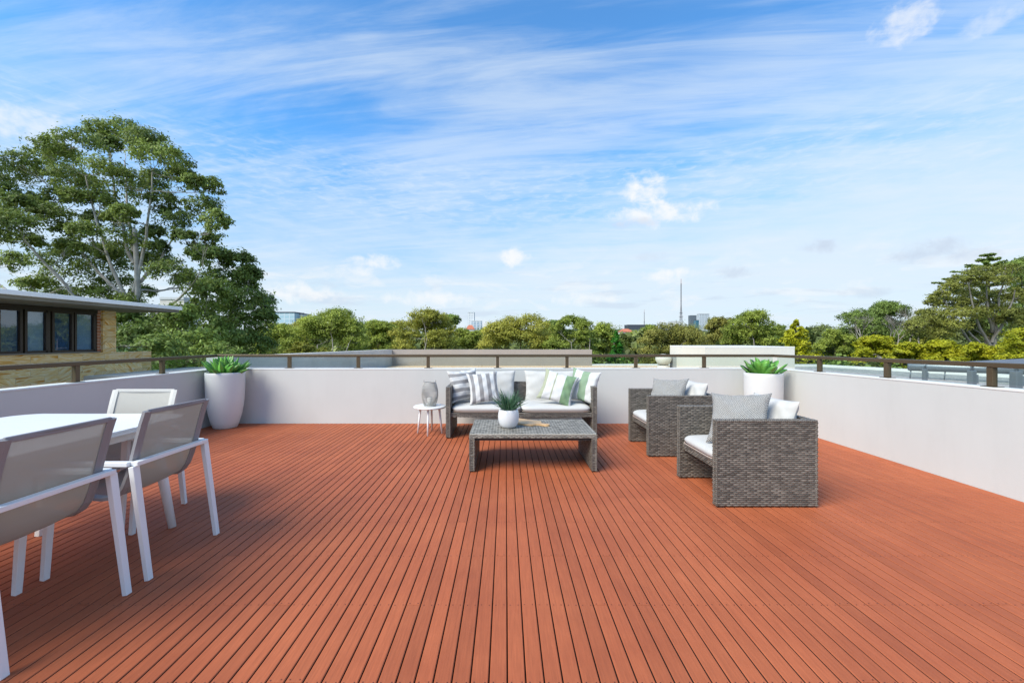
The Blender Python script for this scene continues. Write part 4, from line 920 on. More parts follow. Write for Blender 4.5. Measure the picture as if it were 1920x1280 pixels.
# ------------------------------------------------------------------ sandstone neighbour
def neighbour():
    XF, XW = -9.8, -11.2; r = empty('sandstone_house', (-12, 9, 0)); o = r.location
    def B(name, a, c, m, parent=r, bevel=None):
        ob = MB().box(rel2(a), rel2(c)).build(name, m, parent, bevel=bevel); return ob
    def rel2(p): return (p[0]-o[0], p[1]-o[1], p[2]-o[2])
    yE = 12.94; ycol1 = 12.27; ycol0 = 11.87; yb = 13.5
    # roof slab: its front edge rises slightly in thickness
    zt0, zt1 = 2.33, 2.34
    B('roof_slab', (-18, 2.0, 2.245), (XF, yE, 2.345), M_['roofwhite'], bevel=.01)
    B('soffit', (-17.9, 2.1, 2.17), (XF-.06, yE-.06, 2.2445), M_['soffit'])
    zs, zh = Z(659, 11.9), 2.165
    zs = 1.35-22.0/800*11.6
    # lower wall, column
    B('stone_wall', (XW-.35, 2.5, -9.3), (XW, ycol1, zs-.03), M_['stone'])
    B('stone_wall', (XW-5, ycol1-.40, zs-.029), (XW, ycol1, zh), M_['stone'])
    B('brick_return', (XW-.30, ycol1-.50, zs-.029), (XW-.06, ycol1-.401, zh), M_['brick'])
    B('window_sill', (XW-.36, 2.5, zs-.0295), (XW+.035, ycol1-.51, zs+.005), M_['soffit'])
    B('balcony_parapet', (XW-.30, ycol1+.001, -9.3), (XW-.01, yb, 1.35-21.5/800*13.3), M_['stone'])
    zp = 1.35-21.5/800*13.3
    B('balcony_glass', (XW-.12, ycol1+.02, zp+.02), (XW-.105, yb-.06, zp+.14), M_['glass_win'])
    B('balcony_rail', (XW-.14, ycol1+.01, zp+.141), (XW-.09, yb-.05, zp+.165), M_['frame_dark'])
    B('head_beam', (XW-.30, 2.5, zh-.10), (XW-.04, ycol1-.51, zh), M_['frame_dark'])
    # windows: boundaries measured along the wall
    us = [(-470, -330), (-325, -180), (-175, -100), (-94, -4), (2, 49), (53, 100), (104, 144), (146, 187)]
    for i, (ua, ub) in enumerate(us):
        ya, yb_ = abs(XW)/((CX-ua)/F), abs(XW)/((CX-ub)/F); zz0, zz1 = zs+.006, zh-.101
        f = MB(); w_ = .055; x0, x1 = XW-.16, XW-.075
        f.box(rel2((x0, ya+.001, zz0)), rel2((x1, ya+w_, zz1))); f.box(rel2((x0, yb_-w_-(.04 if i % 2 else .0), zz0)), rel2((x1, yb_-.001, zz1)))
        f.box(rel2((x0, ya+w_, zz0)), rel2((x1, yb_-w_, zz0+.05))); f.box(rel2((x0, ya+w_, zz1-.04)), rel2((x1, yb_-w_, zz1)))
        fo = f.build('window', M_['frame_dark'], r)
        B('pane', (XW-.125, ya+w_, zz0+.05), (XW-.117, yb_-w_, zz1-.04), M_['glass_win'], fo)
        B('blind', (XW-.150, ya+w_+.002, zz0+.052), (XW-.142, yb_-w_-(.045 if i % 2 else .002), zz1-.042), M_['blind' if i % 2 else 'room'], fo)  # pale blinds carry the sky's reflection in their colour
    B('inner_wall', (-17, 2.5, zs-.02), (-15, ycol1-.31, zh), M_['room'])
    tag(r, 'sandstone house with dark framed windows under a white overhanging roof slab', 'house')
    # grey roof ledge and brick wall between it and the terrace
    q = empty('concrete_ledge', (-8, 12, 0)); o2 = q.location
    MB().box((-9.2-o2.x, 9.3-o2.y, -9.3), (-6.6-o2.x, 12.4-o2.y, .56)).build('ledge_block', M_['concrete_grey'], q); tag(q, 'dull grey concrete ledge below the sandstone balcony, seen through the glass', 'ledge')
    q = empty('brick_wall', (-6.4, 10, 0)); MB().box((-.12, -3.0, -9.3), (.12, 2.9, .36)).build('brickwork', M_['brick'], q); MB().box((-.14, -3.0, .361), (.14, 2.9, .40)).build('coping', M_['concrete_brown'], q)
    tag(q, 'red brick wall with a thin coping just outside the dining corner', 'wall')
    q = empty('concrete_wall', (-7.2, 14.2, 0)); MB().add([(-2.4, -.1, -9.3), (2.2, -.1, -9.3), (2.2, .15, -9.3), (-2.4, .15, -9.3), (-2.4, -.1, .72), (2.2, -.1, .86), (2.2, .15, .86), (-2.4, .15, .72)], [(4, 5, 6, 7), (0, 1, 5, 4), (1, 2, 6, 5), (2, 3, 7, 6), (3, 0, 4, 7)]).build('wall_body', M_['concrete'], q)
    tag(q, 'pale concrete wall behind the planter with pointed leaves', 'wall')
neighbour()

# ------------------------------------------------------------------ trees
def foliage(lobes, per_lobe, size, rng_, ztop_bias=.35, aspect=2.2, twig=.17, per_twig=26, hang=.3, flat=1.0):
    """leaf faces gathered in twigs over the lobes; lobes = array of cx,cy,cz,rx,ry,rz"""
    out_c = []; out_n = []
    for L_ in lobes:
        cx, cy, cz, rx, ry, rz = L_[:6]; nt_ = max(3, int(per_lobe*L_[6] if len(L_) > 6 else per_lobe))
        d = rng_.normal(size=(nt_, 3)); d /= np.linalg.norm(d, axis=1)[:, None]
        d[:, 2] = np.where((d[:, 2] < -.25) & (rng_.random(nt_) < .75), -d[:, 2], d[:, 2])
        rad = rng_.random(nt_)**.33*.62+.42; rad *= rng_.uniform(.82, 1.16, nt_)
        tc = np.array([cx, cy, cz])+d*rad[:, None]*np.array([rx, ry, rz])
        rr = twig*(rx*rz)**.5*rng_.uniform(.6, 1.5, nt_)
        k = per_twig; g = rng_.normal(size=(nt_, k, 3))*rr[:, None, None]*np.array([1, 1, .72*flat])
        out_c.append((tc[:, None, :]+g).reshape(-1, 3)); out_n.append(np.repeat(d, k, axis=0))
    C_ = np.concatenate(out_c); D = np.concatenate(out_n); n = len(C_)
    nr = D*.95+rng_.normal(size=(n, 3))*.55+np.array([0, 0, ztop_bias]); nr /= np.linalg.norm(nr, axis=1)[:, None]
    a = rng_.normal(size=(n, 3))+np.array([0, 0, -hang*2]); a -= nr*(a*nr).sum(1)[:, None]; a /= np.linalg.norm(a, axis=1)[:, None]+1e-9
    bb = np.cross(nr, a); s = size*rng_.uniform(.55, 1.35, n)[:, None]
    V = np.empty((n, 4, 3)); V[:, 0] = C_-a*s; V[:, 1] = C_-bb*s/aspect+nr*s*.12; V[:, 2] = C_+a*s; V[:, 3] = C_+bb*s/aspect+nr*s*.12
    return V.reshape(-1, 3), np.arange(n*4).reshape(-1, 4)

def limb(b, p, q, r0, r1, rnd, wig=.08, n=6, sag=0.0):
    p, q = Vector(p), Vector(q); L_ = (q-p).length; pts = []; rs = []
    off = Vector((0, 0, 0))
    for i in range(n+1):
        t = i/n; c = p.lerp(q, t) + Vector((0, 0, 1))*sag*L_*math.sin(math.pi*t)*.5
        if 0 < i < n: off = off*.5+Vector((rnd.uniform(-1, 1), rnd.uniform(-1, 1), rnd.uniform(-.6, .6)))*wig*L_; c = c+off
        pts.append(c); rs.append(r0+(r1-r0)*t)
    b.tube(pts, rs, 7 if r0 > .06 else 5, caps=False); return pts

def tree(name, lobes, leaf, label, base, seed, per_lobe=14, size=.12, group=None, trunk_mat='bark_brown', r0=.3, fork=None, per_twig=26, cat='tree', hang=.3, twig=.17, stems=1, limbs=True, aspect=2.2, flat=1.0, twigs=0, leafbare=False, mains=()):
    rn = np.random.default_rng(seed); rnd = random.Random(seed); base = Vector(base); r = empty(name, base)
    lob = np.array([list(l) for l in lobes], dtype=float); rl = lob.copy(); rl[:, :3] -= np.array(base)
    if not leafbare:
        v, q = foliage([tuple(x) for x in rl], per_lobe, size, rn, per_twig=per_twig, hang=hang, twig=twig, aspect=aspect, flat=flat)
        crown = link_mesh('crown', np_mesh('crown', v, q, [M_[leaf]]), r)
    b = MB(); top = Vector(rl[:, :3].mean(0)); fork = Vector(fork)-base if fork is not None else Vector((top.x*.6, top.y*.6, top.z*.62))
    nodes = []
    for s in range(stems):
        o_ = Vector((rnd.uniform(-1, 1), rnd.uniform(-1, 1), 0))*r0*2.5*(s > 0); f2 = fork+Vector((rnd.uniform(-1, 1)*fork.z*.22, rnd.uniform(-.5, .5)*fork.z*.12, rnd.uniform(-.1, .1)*fork.z))*(s > 0)
        pts = limb(b, o_, f2, r0, r0*.42, rnd, .02, 10)
        for i, p in enumerate(pts):
            if i >= 4: nodes.append((p, r0*(1-.58*i/10), 0.0))
    for fr_, tgt in mains:
        t_ = Vector(tgt)-base; p0 = fork*fr_; rr0 = r0*(.62-.25*fr_); c1_ = Vector(((p0.x*.35+t_.x*.65), (p0.y+t_.y)/2, (p0.z*.62+t_.z*.38)))
        pts = [p0.lerp(c1_, t/8).lerp(c1_.lerp(t_, t/8), t/8)+Vector((rnd.uniform(-1, 1), rnd.uniform(-1, 1), rnd.uniform(-1, 1)))*.06 for t in range(9)]; pts[0] = p0
        b.tube(pts, [rr0*(1-.72*t/8) for t in range(9)], 7, caps=False)
        for t, p in enumerate(pts):
            if t > 1: nodes.append((p, rr0*(1-.72*t/8), .3))
    if limbs:
        for l in sorted(rl.tolist(), key=lambda l: (Vector(l[:3])-fork).length):
            c = Vector(l[:3]); c.z -= l[5]*.25
            best = min(nodes, key=lambda n: (n[0]-c).length+.35*n[2]+max(0, n[0].z-c.z)*1.5)
            ln = (c-best[0]).length; rs_ = min(best[1]*.72, .012*ln+r0*.16); re_ = max(.012, rs_*.35)
            mid = limb(b, best[0], c, rs_, re_, rnd, .045, 6, sag=-.10)
            for i, p in enumerate(mid[2:]): nodes.append((p, rs_+(re_-rs_)*(i+2)/6, best[2]+ln*(i+2)/6))
            for t in range(3+twigs):
                e = c+Vector((rnd.uniform(-1, 1)*l[3], rnd.uniform(-1, 1)*l[4], rnd.uniform(-.2, 1)*l[5]))*.8
                limb(b, mid[rnd.randint(2, 5)], e, max(.009, re_*.6), .007, rnd, .08, 4)
    b.build('trunk', M_[trunk_mat], r)
    tag(r, label, cat, group); return r

def pl(u, v, ru, rv, Y, dy=0.0, ry=None, k=1.0):
    """a lobe seen at (u, v) from the terrace, at distance Y: real centre and radii in metres"""
    Y2 = Y+dy; s = Y2/F; return (X(u, Y2), Y2, Z(v, Y2), ru*s, (ry if ry is not None else (ru+rv)/2)*s, rv*s, k)
def auto(u0, u1, v0, v1, Y, n, seed, rs=.2, flatten=.62, fill=1.0):
    """dome of lobes between the given edges"""
    rnd = random.Random(seed); out = []; cu, w, h = (u0+u1)/2, (u1-u0)/2, v1-v0
    for i in range(n):
        t = (i+.5)/n; a = math.pi*(rnd.random() if i % 3 else t)
        rr_ = rnd.uniform(.45, .86) if i % 4 else .86
        ru = w*rs*rnd.uniform(1.0, 1.75); rv = min(ru*flatten, h*.3)*rnd.uniform(.8, 1.1)
        u = cu+math.cos(a)*(w-ru*.9)*rr_/.86; v = v0+rv+(h-2*rv)*(1-math.sin(a)**.7*rr_/.86)
        dy = rnd.uniform(-1, 1)*w*.55*Y/F*(1-.3*rr_)
        out.append(pl(u, v, ru, rv, Y, dy))
    return out

GG = -9.4
# big gum beside the sandstone house, traced clump by clump
def zl(lst, Y, seed, kx=2.37, v0=200, k=1.0):
    rnd = random.Random(seed); return [pl(a/kx, v0+b_/kx, c/kx, d/kx*1.25, Y, rnd.uniform(-3.2, 3.2), k=k) for a, b_, c, d in lst]
gum = [(540,105,72,38),(445,112,60,34),(330,165,105,42),(225,205,85,40),(260,245,95,36),(90,250,75,36),(660,168,85,40),(700,220,100,44),(780,260,62,50),(815,315,50,40),(930,360,52,36),(860,335,40,26),
 (450,285,85,42),(560,335,75,46),(300,315,75,36),(200,310,80,34),(60,330,66,56),(40,405,60,50),(-60,300,80,60),(-80,420,80,60),(80,530,85,50),(-40,560,80,60),(230,480,80,34),(335,405,55,34),(450,420,66,40),(640,380,76,44),(725,420,56,34),
 (760,500,76,44),(900,455,76,42),(965,520,46,44),(930,590,36,20),(820,580,52,24),(560,600,72,54),(600,680,76,52),(700,685,84,34),(760,740,84,42),(830,790,56,44),(260,690,104,42),(385,660,100,42),(60,690,48,34),
 (330,765,120,44),(470,720,84,52),(150,790,80,26),(520,800,78,46),(640,830,48,26),(380,560,60,34),(500,510,46,40),(620,170,50,60),(480,170,40,40),(140,420,40,30),(560,880,60,40),(250,850,90,34),(420,840,80,40),(400,350,50,30),(130,600,60,24),(690,330,60,40),(250,400,60,28),(175,455,55,24),(300,545,60,26),(420,500,46,28),(680,560,46,26),(700,625,50,22),(560,480,46,36),(310,625,66,26),(480,640,56,30),(90,430,60,30),(20,480,60,34)]
YG = 24
tree('gum_tree', zl(gum, YG, 2, k=1.05), 'leaf_gum', 'tallest tree, a spreading gum with pale trunk behind the white roof slab', P(246, 960, YG), 21, per_lobe=50, size=.082, trunk_mat='bark', r0=.26, fork=P(252, 430, YG), per_twig=30, hang=.5, twig=.17, twigs=3,
     mains=[(fr, P(u, v, YG+dy)) for fr, u, v, dy in ((.78, 286, 325, -.5), (.70, 160, 330, -1), (.62, 30, 420, -1.5), (.80, 335, 430, 1), (.88, 205, 280, .5), (.66, 372, 520, -1), (.60, 95, 500, -2), (.92, 235, 300, 1.5), (.58, -40, 500, 0), (.74, 120, 400, 2))])
bpy.data.objects['gum_tree'].location
gum2 = [(950,680,78,44),(1060,695,72,36),(890,650,50,30),(1000,775,100,44),(1105,750,44,40),(1090,800,52,40),(930,830,84,50),(1080,870,100,50),(1165,885,50,42),(1180,945,44,44),(980,920,104,60),(880,960,104,60),(1080,980,94,52),(1000,1040,90,52),(1120,1060,80,50)]
tree('broad_leaved_tree', zl(gum2, 27, 5), 'leaf_dark', 'dark round tree below and beside the tall gum, its crown reaching over the far wall', P(420, 960, 27), 22, per_lobe=60, size=.11, trunk_mat='bark', r0=.25, fork=P(405, 600, 27), per_twig=30, hang=.5, twigs=1)
gum3 = [(620,960,90,54),(720,1000,104,64),(850,1050,104,56),(600,1050,70,60),(700,1090,90,60),(560,930,40,40),(790,930,70,40),(830,1120,120,50),(950,1110,100,50)]
tree('understorey_tree', zl(gum3, 22, 6), 'leaf_dark', 'low dense dark tree between the sandstone column and the planter with pointed leaves', P(320, 960, 22), 23, per_lobe=60, size=.10, r0=.2, per_twig=30)

GRP_M = 'trees across the valley behind the far wall'
# kind, u0,u1,v0,v1, distance, lobes, leaf material, trunk, label
mid = [
 (480, 560, 596, 690, 52, 12, 'leaf_mid', 'bark_brown', 1, 'mid green tree tucked against the right edge of the dark round tree'),
 (540, 600, 600, 668, 66, 12, 'leaf_olive', 'bark_brown', 1, 'loose olive tree just left of the three pale stems'),
 (556, 690, 580, 668, 50, 22, 'leaf_mid', 'bark', 3, 'wide gum with three pale slanting stems left of the brown parapet'),
 (668, 750, 600, 672, 62, 14, 'leaf_mid', 'bark_brown', 1, 'deep green bushy tree at the left end of the brown parapet'),
 (735, 856, 581, 668, 54, 22, 'leaf_olive', 'bark', 2, 'open topped gum standing over the left part of the brown parapet'),
 (826, 868, 589, 650, 95, 9, 'leaf_dark', 'bark_brown', 1, 'dark far tree just left of the white tower'),
 (846, 912, 613, 668, 60, 12, 'leaf_mid', 'bark_brown', 1, 'low green tree beneath the white tower'),
 (908, 1044, 590, 668, 50, 24, 'leaf_olive', 'bark_brown', 1, 'broad bright bushy tree above the middle of the brown parapet'),
 (1024, 1118, 593, 672, 46, 18, 'leaf_mid', 'bark', 2, 'gum with a pale forked trunk at the right end of the brown parapet'),
 (1108, 1166, 606, 680, 62, 13, 'leaf_mid', 'bark_brown', 1, 'green tree directly left of the bright cone shaped conifer'),
 (1196, 1330, 608, 690, 52, 24, 'leaf_brown', 'bark', 2, 'brownish olive tree behind the cream box, below the tall mast'),
 (1318, 1392, 594, 664, 58, 14, 'leaf_brown', 'bark_brown', 1, 'brownish tree right below the two towers'),
 (1360, 1466, 584, 668, 50, 20, 'leaf_mid', 'bark', 2, 'umbrella topped gum right of the two towers'),
 (1528, 1606, 619, 682, 44, 15, 'leaf_mid', 'bark_brown', 1, 'dense dark green round tree right of the golden conifer'),
 (1563, 1662, 582, 650, 46, 17, 'leaf_dark', 'bark_brown', 2, 'dark feathery tree left of the bare grey branches'),
 (1630, 1704, 563, 634, 50, 10, 'leaf_dark', 'bark_brown', 1, 'dark flat topped tree whose arched crown stands behind the bare branches'),
 (1500, 1570, 610, 660, 90, 10, 'leaf_far', 'bark_brown', 1, 'hazy far tree rising behind the dark green round tree'),
]
mid += [
 (500, 580, 606, 660, 84, 9, 'leaf_mid', 'bark_brown', 1, 'tree top in the second row, under the blue glass office'),
 (566, 600, 592, 640, 88, 6, 'leaf_dark', 'bark_brown', 1, 'narrow dark tree top right beside the white wing of the glass office'),
 (700, 792, 604, 664, 82, 12, 'leaf_olive', 'bark_brown', 1, 'second row tree top between the deep green tree and the open topped gum'),
 (640, 712, 598, 650, 90, 9, 'leaf_dark', 'bark_brown', 1, 'dark second row tree peeping over the right flank of the wide gum'),
 (884, 932, 609, 656, 84, 8, 'leaf_mid', 'bark_brown', 1, 'green tree top below the small white balconied building'),
 (1000, 1060, 600, 650, 84, 8, 'leaf_dark', 'bark_brown', 1, 'dark second row tree top between the broad bushy tree and the pale forked gum'),
 (1090, 1142, 608, 656, 90, 8, 'leaf_olive', 'bark_brown', 1, 'olive second row tree top behind the left side of the bright cone shaped conifer'),
 (1160, 1212, 622, 670, 78, 8, 'leaf_mid', 'bark_brown', 1, 'green tree between the two red roofs in the dip'),
 (1190, 1250, 611, 660, 92, 8, 'leaf_mid', 'bark_brown', 1, 'green second row tree under the small mast'),
 (1440, 1482, 612, 660, 70, 7, 'leaf_dark', 'bark_brown', 1, 'dark tree top squeezed between the umbrella gum and the golden conifer'),
 (1590, 1700, 612, 668, 64, 12, 'leaf_mid', 'bark_brown', 1, 'green tree showing under the bare grey branches'),
 (1690, 1790, 592, 668, 58, 13, 'leaf_olive', 'bark_brown', 1, 'olive tree between the bare branches and the spreading tree'),
]
for i, (u0, u1, v0, v1, Y, n, leaf, tm, st_, lab) in enumerate(mid):
    w_ = (u1-u0)*Y/F; px = Y/F
    lobs = auto(u0-(u1-u0)*.08, u1+(u1-u0)*.08, v0-2, v1+22, Y, n+7, 100+i, rs=.21 if n > 13 else .28)
    cx = (u0+u1)/2; Yt = Y-(u1-u0)*.27*Y/F if tm == 'bark' else Y
    tree('tree', lobs, leaf, lab, (X(cx, Yt), Yt, GG), 200+i, per_lobe=44, size=px*1.5, group=GRP_M, trunk_mat='bark_mid' if tm == 'bark' else tm, r0=.009*w_+.06, fork=P(cx, (v0+v1*1.6)/2.6, Yt), per_twig=26, stems=st_, hang=.2, twig=.17, aspect=1.7)
# small rounded tree, cone conifers, golden conifer
tree('rounded_tree', auto(532, 592, 638, 690, 36, 12, 301, rs=.34), 'leaf_olive', 'small bright rounded tree top just above the rail behind the pointed planter', (X(562, 36), 36, GG), 302, per_lobe=26, size=.10, group=GRP_M, per_twig=30, twig=.15)
tree('rounded_tree', auto(588, 626, 652, 690, 38, 8, 303, rs=.36), 'leaf_olive', 'lowest rounded tree top, half hidden by the sloping grey parapet', (X(607, 38), 38, GG), 304, per_lobe=26, size=.10, group=GRP_M, per_twig=30, twig=.15)
def cone_tree(name, u, v0, v1, hw, Y, leaf, lab, seed, size, jag=.2, n=46):
    rnd = random.Random(seed); L_ = []
    for i in range(n):
        t = (i+.5)/n; v = v0+(v1-v0)*t; w_ = hw*(t**.75)*(1+rnd.uniform(-jag, jag)); s = rnd.choice((-1, 1))*rnd.uniform(.2, .8)
        L_.append(pl(u+s*w_, v, max(2.0, w_*.36), max(2.2, w_*.26), Y, rnd.uniform(-.8, .8)*w_*Y/F))
    return tree(name, L_, leaf, lab, (X(u, Y), Y, GG), seed, per_lobe=11, size=size, group=GRP_M, r0=.15, fork=P(u, v0+4, Y), per_twig=22, hang=0, aspect=1.6, limbs=False)
cone_tree('conifer', 1155, 622, 690, 22, 48, 'leaf_bright', 'bright green cone shaped conifer in the dip of the treeline', 310, .10, .12)
cone_tree('golden_conifer', 1492, 601, 690, 46, 34, 'leaf_gold', 'golden yellow conifer with a spiky tip right of the cream box', 311, .085, .35, 60)
# far right: hedge of yellow green trees, one object each
GRP_Y = 'yellow green trees beyond the white gravel roof'
for i, (u0, u1, v0, v1, Y, lab) in enumerate(((1602, 1690, 631, 700, 30, 'golden yellow bush highest in the row, left end below the bare branches'), (1664, 1742, 641, 704, 28, 'yellow green bush second from the left in the row beyond the gravel roof'),
        (1732, 1800, 640, 708, 27, 'yellow green bush above the long duct'), (1790, 1872, 642, 712, 26, 'yellow green bush above the last two rail posts'), (1858, 1990, 618, 716, 24, 'largest yellow green bush, cut off by the photo edge'))):
    tree('yellow_bush', auto(u0-10, u1+12, v0-3+4*(i % 2), v1, Y, 24, 320+i, rs=.19), 'leaf_yellow', lab, (X((u0+u1)/2, Y), Y, GG), 330+i, per_lobe=46, size=Y/F*1.7, group=GRP_Y, r0=.15, per_twig=28, twig=.13, aspect=1.5, hang=0, cat='bush')
# spreading olive tree with visible pale limbs, traced from its clumps
def z7(lst, Y, seed, dyr=2.0): 
    rnd = random.Random(seed); return [pl(1400+a/3.692, 460+b_/3.692, c/3.692, d/3.692*1.2, Y, rnd.uniform(-dyr, dyr)) for a, b_, c, d in lst]
fig = [(1640,190,110,36),(1800,180,90,36),(1560,235,100,34),(1480,250,70,34),(1730,250,110,40),(1400,300,60,34),(1500,330,90,34),(1340,360,60,34),(1290,400,44,28),(1450,400,90,34),(1600,370,110,40),(1560,420,100,34),(1340,480,110,40),(1230,470,46,20),(1470,480,100,40),(1250,530,100,40),(1180,560,70,40),(1600,470,90,34),(1740,440,80,34),(1830,390,70,34),(1880,350,60,44),(1400,560,110,44),(1300,620,110,40),(1480,610,100,34),(1850,480,60,34),(1700,350,40,40),(1170,610,60,30),(1560,560,70,34),(1780,520,60,30),(1650,620,90,34),(1900,560,60,50)]
tree('spreading_tree', z7(fig, 36, 8), 'leaf_fig', 'large spreading olive tree with pale open limbs near the photo edge', P(1862, 960, 36), 341, per_lobe=56, size=.080, trunk_mat='bark_mid', r0=.30, fork=P(1860, 585, 36), per_twig=26, twigs=2, mains=[(fr, P(u, v, 34.5)) for fr, u, v in ((.80, 1800, 590), (.9, 1850, 515), (.85, 1905, 545), (.75, 1765, 545), (.82, 1815, 530), (.9, 1885, 500))])
dark = [(1870,150,60,36),(1920,140,60,44),(1900,220,70,44),(1940,300,70,60),(1960,400,80,60),(1930,480,60,50),(1700,540,120,50),(1800,600,120,40),(1840,520,90,60),(1620,560,70,40),(1960,560,90,60)]
tree('dark_tree', z7(dark, 42, 9), 'leaf_dark', 'dark tree filling the space behind the spreading olive tree at the photo edge', P(1925, 960, 42), 342, per_lobe=44, size=.13, r0=.3, per_twig=26)
# araucaria
def araucaria():
    Y = 52; r = empty('norfolk_pine', (X(1853, Y), Y, GG)); base = Vector(r.location); rnd = random.Random(12); s = Y/F
    zt = Z(477, Y)-GG; b = MB(); b.tube([(0, 0, 0), (0, 0, zt*.6), (0, 0, zt)], [.45, .28, .04], 8); b.build('trunk', M_['bark_brown'], r)
    cs = []; lb = MB()
    for k, t in enumerate([.2, .9, 1.7, 2.6, 3.5, 4.4, 5.4, 6.4, 7.5, 8.6]):
        z = zt-t*.9; ln = min(4.4, .35+t*.95)
        for j in range(7):
            a = j*2*math.pi/7+k*.5+rnd.uniform(-.15, .15); l2 = ln*rnd.uniform(.8, 1.1)
            e = Vector((math.cos(a)*l2, math.sin(a)*l2, z+l2*.16)); lb.tube([(0, 0, z), tuple(e)], [.06, .02], 5, caps=False)
            for q in range(int(6+l2*9)):
                f = rnd.uniform(.25, 1.05); cs.append((math.cos(a)*l2*f+rnd.uniform(-.12, .12), math.sin(a)*l2*f+rnd.uniform(-.12, .12), z+l2*.16*f+.04, .17, .17, .05, 1))
    lb.build('branches', M_['bark_brown'], r); v, q = foliage(cs, 3, .13, np.random.default_rng(3), per_twig=9, twig=.4, hang=-.2)
    link_mesh('crown', np_mesh('crown', v, q, [M_['leaf_dark']]), r); tag(r, 'tall tiered pine whose layered tip rises above the spreading olive tree', 'pine tree')
araucaria()
# bare winter tree
def bare_tree(u0, u1, v0, v1, Y, seed, lab, n=9):
    rnd = random.Random(seed); r = empty('bare_tree', (X((u0+u1)/2, Y), Y, GG)); b = MB(); s = Y/F
    def grow(p, d, L_, rad, lev):
        q = p+d*L_; m = p.lerp(q, .5)+Vector((rnd.uniform(-1, 1), rnd.uniform(-1, 1), rnd.uniform(-1, 1)))*L_*.07
        b.tube([p, m, q], [rad, rad*.8, rad*.6], 5 if lev < 3 else 4, caps=False)
        if lev >= 5: return
        for k in range(3 if lev < 4 else 4):
            dd = (d+Vector((rnd.uniform(-1, 1), rnd.uniform(-1, 1), rnd.uniform(-.45, .65)))*.62).normalized(); grow(q if k else m, dd, L_*rnd.uniform(.6, .8), rad*.55, lev+1)
    H = (v1-v0)*s; zb = Z(v1, Y)-GG
    b.tube([(0, 0, 0), (0, 0, zb)], [.2, .14], 7, caps=False)
    for k in range(n):
        u = u0+(u1-u0)*(k+.5)/n; o_ = Vector((X(u, Y)-r.location.x, rnd.uniform(-2, 2), zb-rnd.uniform(0, .8)))
        b.tube([(0, 0, zb*.8), tuple(o_)], [.12, .09], 5, caps=False)
        grow(o_, Vector((rnd.uniform(-.35, .35), rnd.uniform(-.3, .3), 1)).normalized(), H*.30, .07, 0)
    b.build('branches', M_['bark_grey'], r); tag(r, lab, 'tree')
bare_tree(1612, 1716, 566, 640, 43, 5, 'leafless grey branching tree between the dark feathery tree and the olive tree', 6)

# distant wood on the rising ground beyond
def far_wood():
    rn = np.random.default_rng(77); lob = []
    for i in range(620):
        u = rn.uniform(-250, 2250); Y = rn.uniform(120, 560); x = (u-CX)/F*Y; z = float(ground_z(np.float64(x), np.float64(Y)))
        top = Z(613+6*math.sin(u*.013)+4*math.sin(u*.031), Y)
        rr_ = rn.uniform(5, 9)*(.6+Y/500)
        zc = min(max(z+rn.uniform(3, 7), z), top-rr_*.5); 
        if zc < z-4: continue
        lob.append((x, Y, zc, rr_, rr_, rr_*.62, 1))
    for i in range(320):     # nearer slope, only under the nearer crowns
        u = rn.uniform(-250, 2250); Y = rn.uniform(64, 120); x = (u-CX)/F*Y; rr_ = rn.uniform(2.6, 4.2)
        lob.append((x, Y, min(rn.uniform(-4, 2.0), Z(628, Y)-rr_*.6), rr_, rr_, rr_*.65, .7))
    v, q = foliage(lob, 14, .62, rn, per_twig=16, twig=.20, aspect=1.4, hang=0)
    tag(link_mesh('distant_wood', np_mesh('distant_wood', v, q, [M_['leaf_far']])), kind='stuff')
far_wood()
def near_scrub():
    rn = np.random.default_rng(78); lob = []
    for i in range(330):
        u = rn.uniform(-500, 2500); Y = rn.uniform(20, 60); x = (u-CX)/F*Y; rr_ = rn.uniform(1.6, 2.8)
        if x < -8 and Y < 24: continue
        lob.append((x, Y, min(rn.uniform(-6, -1.2), Z(676, Y)-rr_*.6), rr_, rr_, rr_*.7, .8))
    v, q = foliage(lob, 16, .20, rn, per_twig=18, twig=.18, aspect=1.5, hang=0)
    tag(link_mesh('undergrowth', np_mesh('undergrowth', v, q, [M_['leaf_dark']])), kind='stuff')
near_scrub()

# ------------------------------------------------------------------ far buildings and masts
def grid_mat(name, wall, win, bw, bh, gap):
    m = brick_mat(name, win, tuple(k*.8 for k in win), wall, bw, bh, gap); m.node_tree.nodes['Brick Texture'].offset = 0; return m
def tower(name, u0, u1, v0, Y, lab, m, roof, d=20, cat='building', extra=None, vb=660):
    x0, x1 = X(u0, Y), X(u1, Y); zt = Z(v0, Y); zb = -10.0; r = empty(name, ((x0+x1)/2, Y, zb)); w_ = (x1-x0)/2; H = zt-zb
    MB().box((-w_, 0, 0), (w_, d, H-1)).build('facade', m, r); MB().box((-w_*1.01, -.3, H-.998), (w_*1.01, d+.3, H)).build('roof', roof, r)
    tag(r, lab, cat); return r, w_, H
g1 = grid_mat('grey_tower_windows', (.20, .24, .27), (.06, .08, .10), 4, 3.2, .5); g2 = grid_mat('striped_tower_windows', (.55, .60, .64), (.07, .10, .15), 5, 3.4, 1.1)
lightc = mat('far_light_concrete', (.55, .57, .58), .8); darkc = mat('far_dark_roof', (.06, .07, .09), .7)
tower('office_tower', 1295, 1306, 591, 1500, 'dark grey tower left of the two standing together', g1, darkc)
tower('office_tower', 1311.5, 1330, 588.5, 1450, 'wider tower with pale vertical stripes right of the two standing together', g2, darkc)
tower('glass_block', 1305.5, 1310.5, 600, 1400, 'small teal block squeezed between the two towers', mat('teal_glass', (.04, .14, .20), .3), darkc)
t_, w_, H_ = tower('apartment_block', 1258, 1275, 602, 1100, 'white blocky apartment building at the foot of the tall mast', grid_mat('white_block_windows', (.62, .62, .60), (.18, .2, .22), 6, 4, 1.6), lightc)
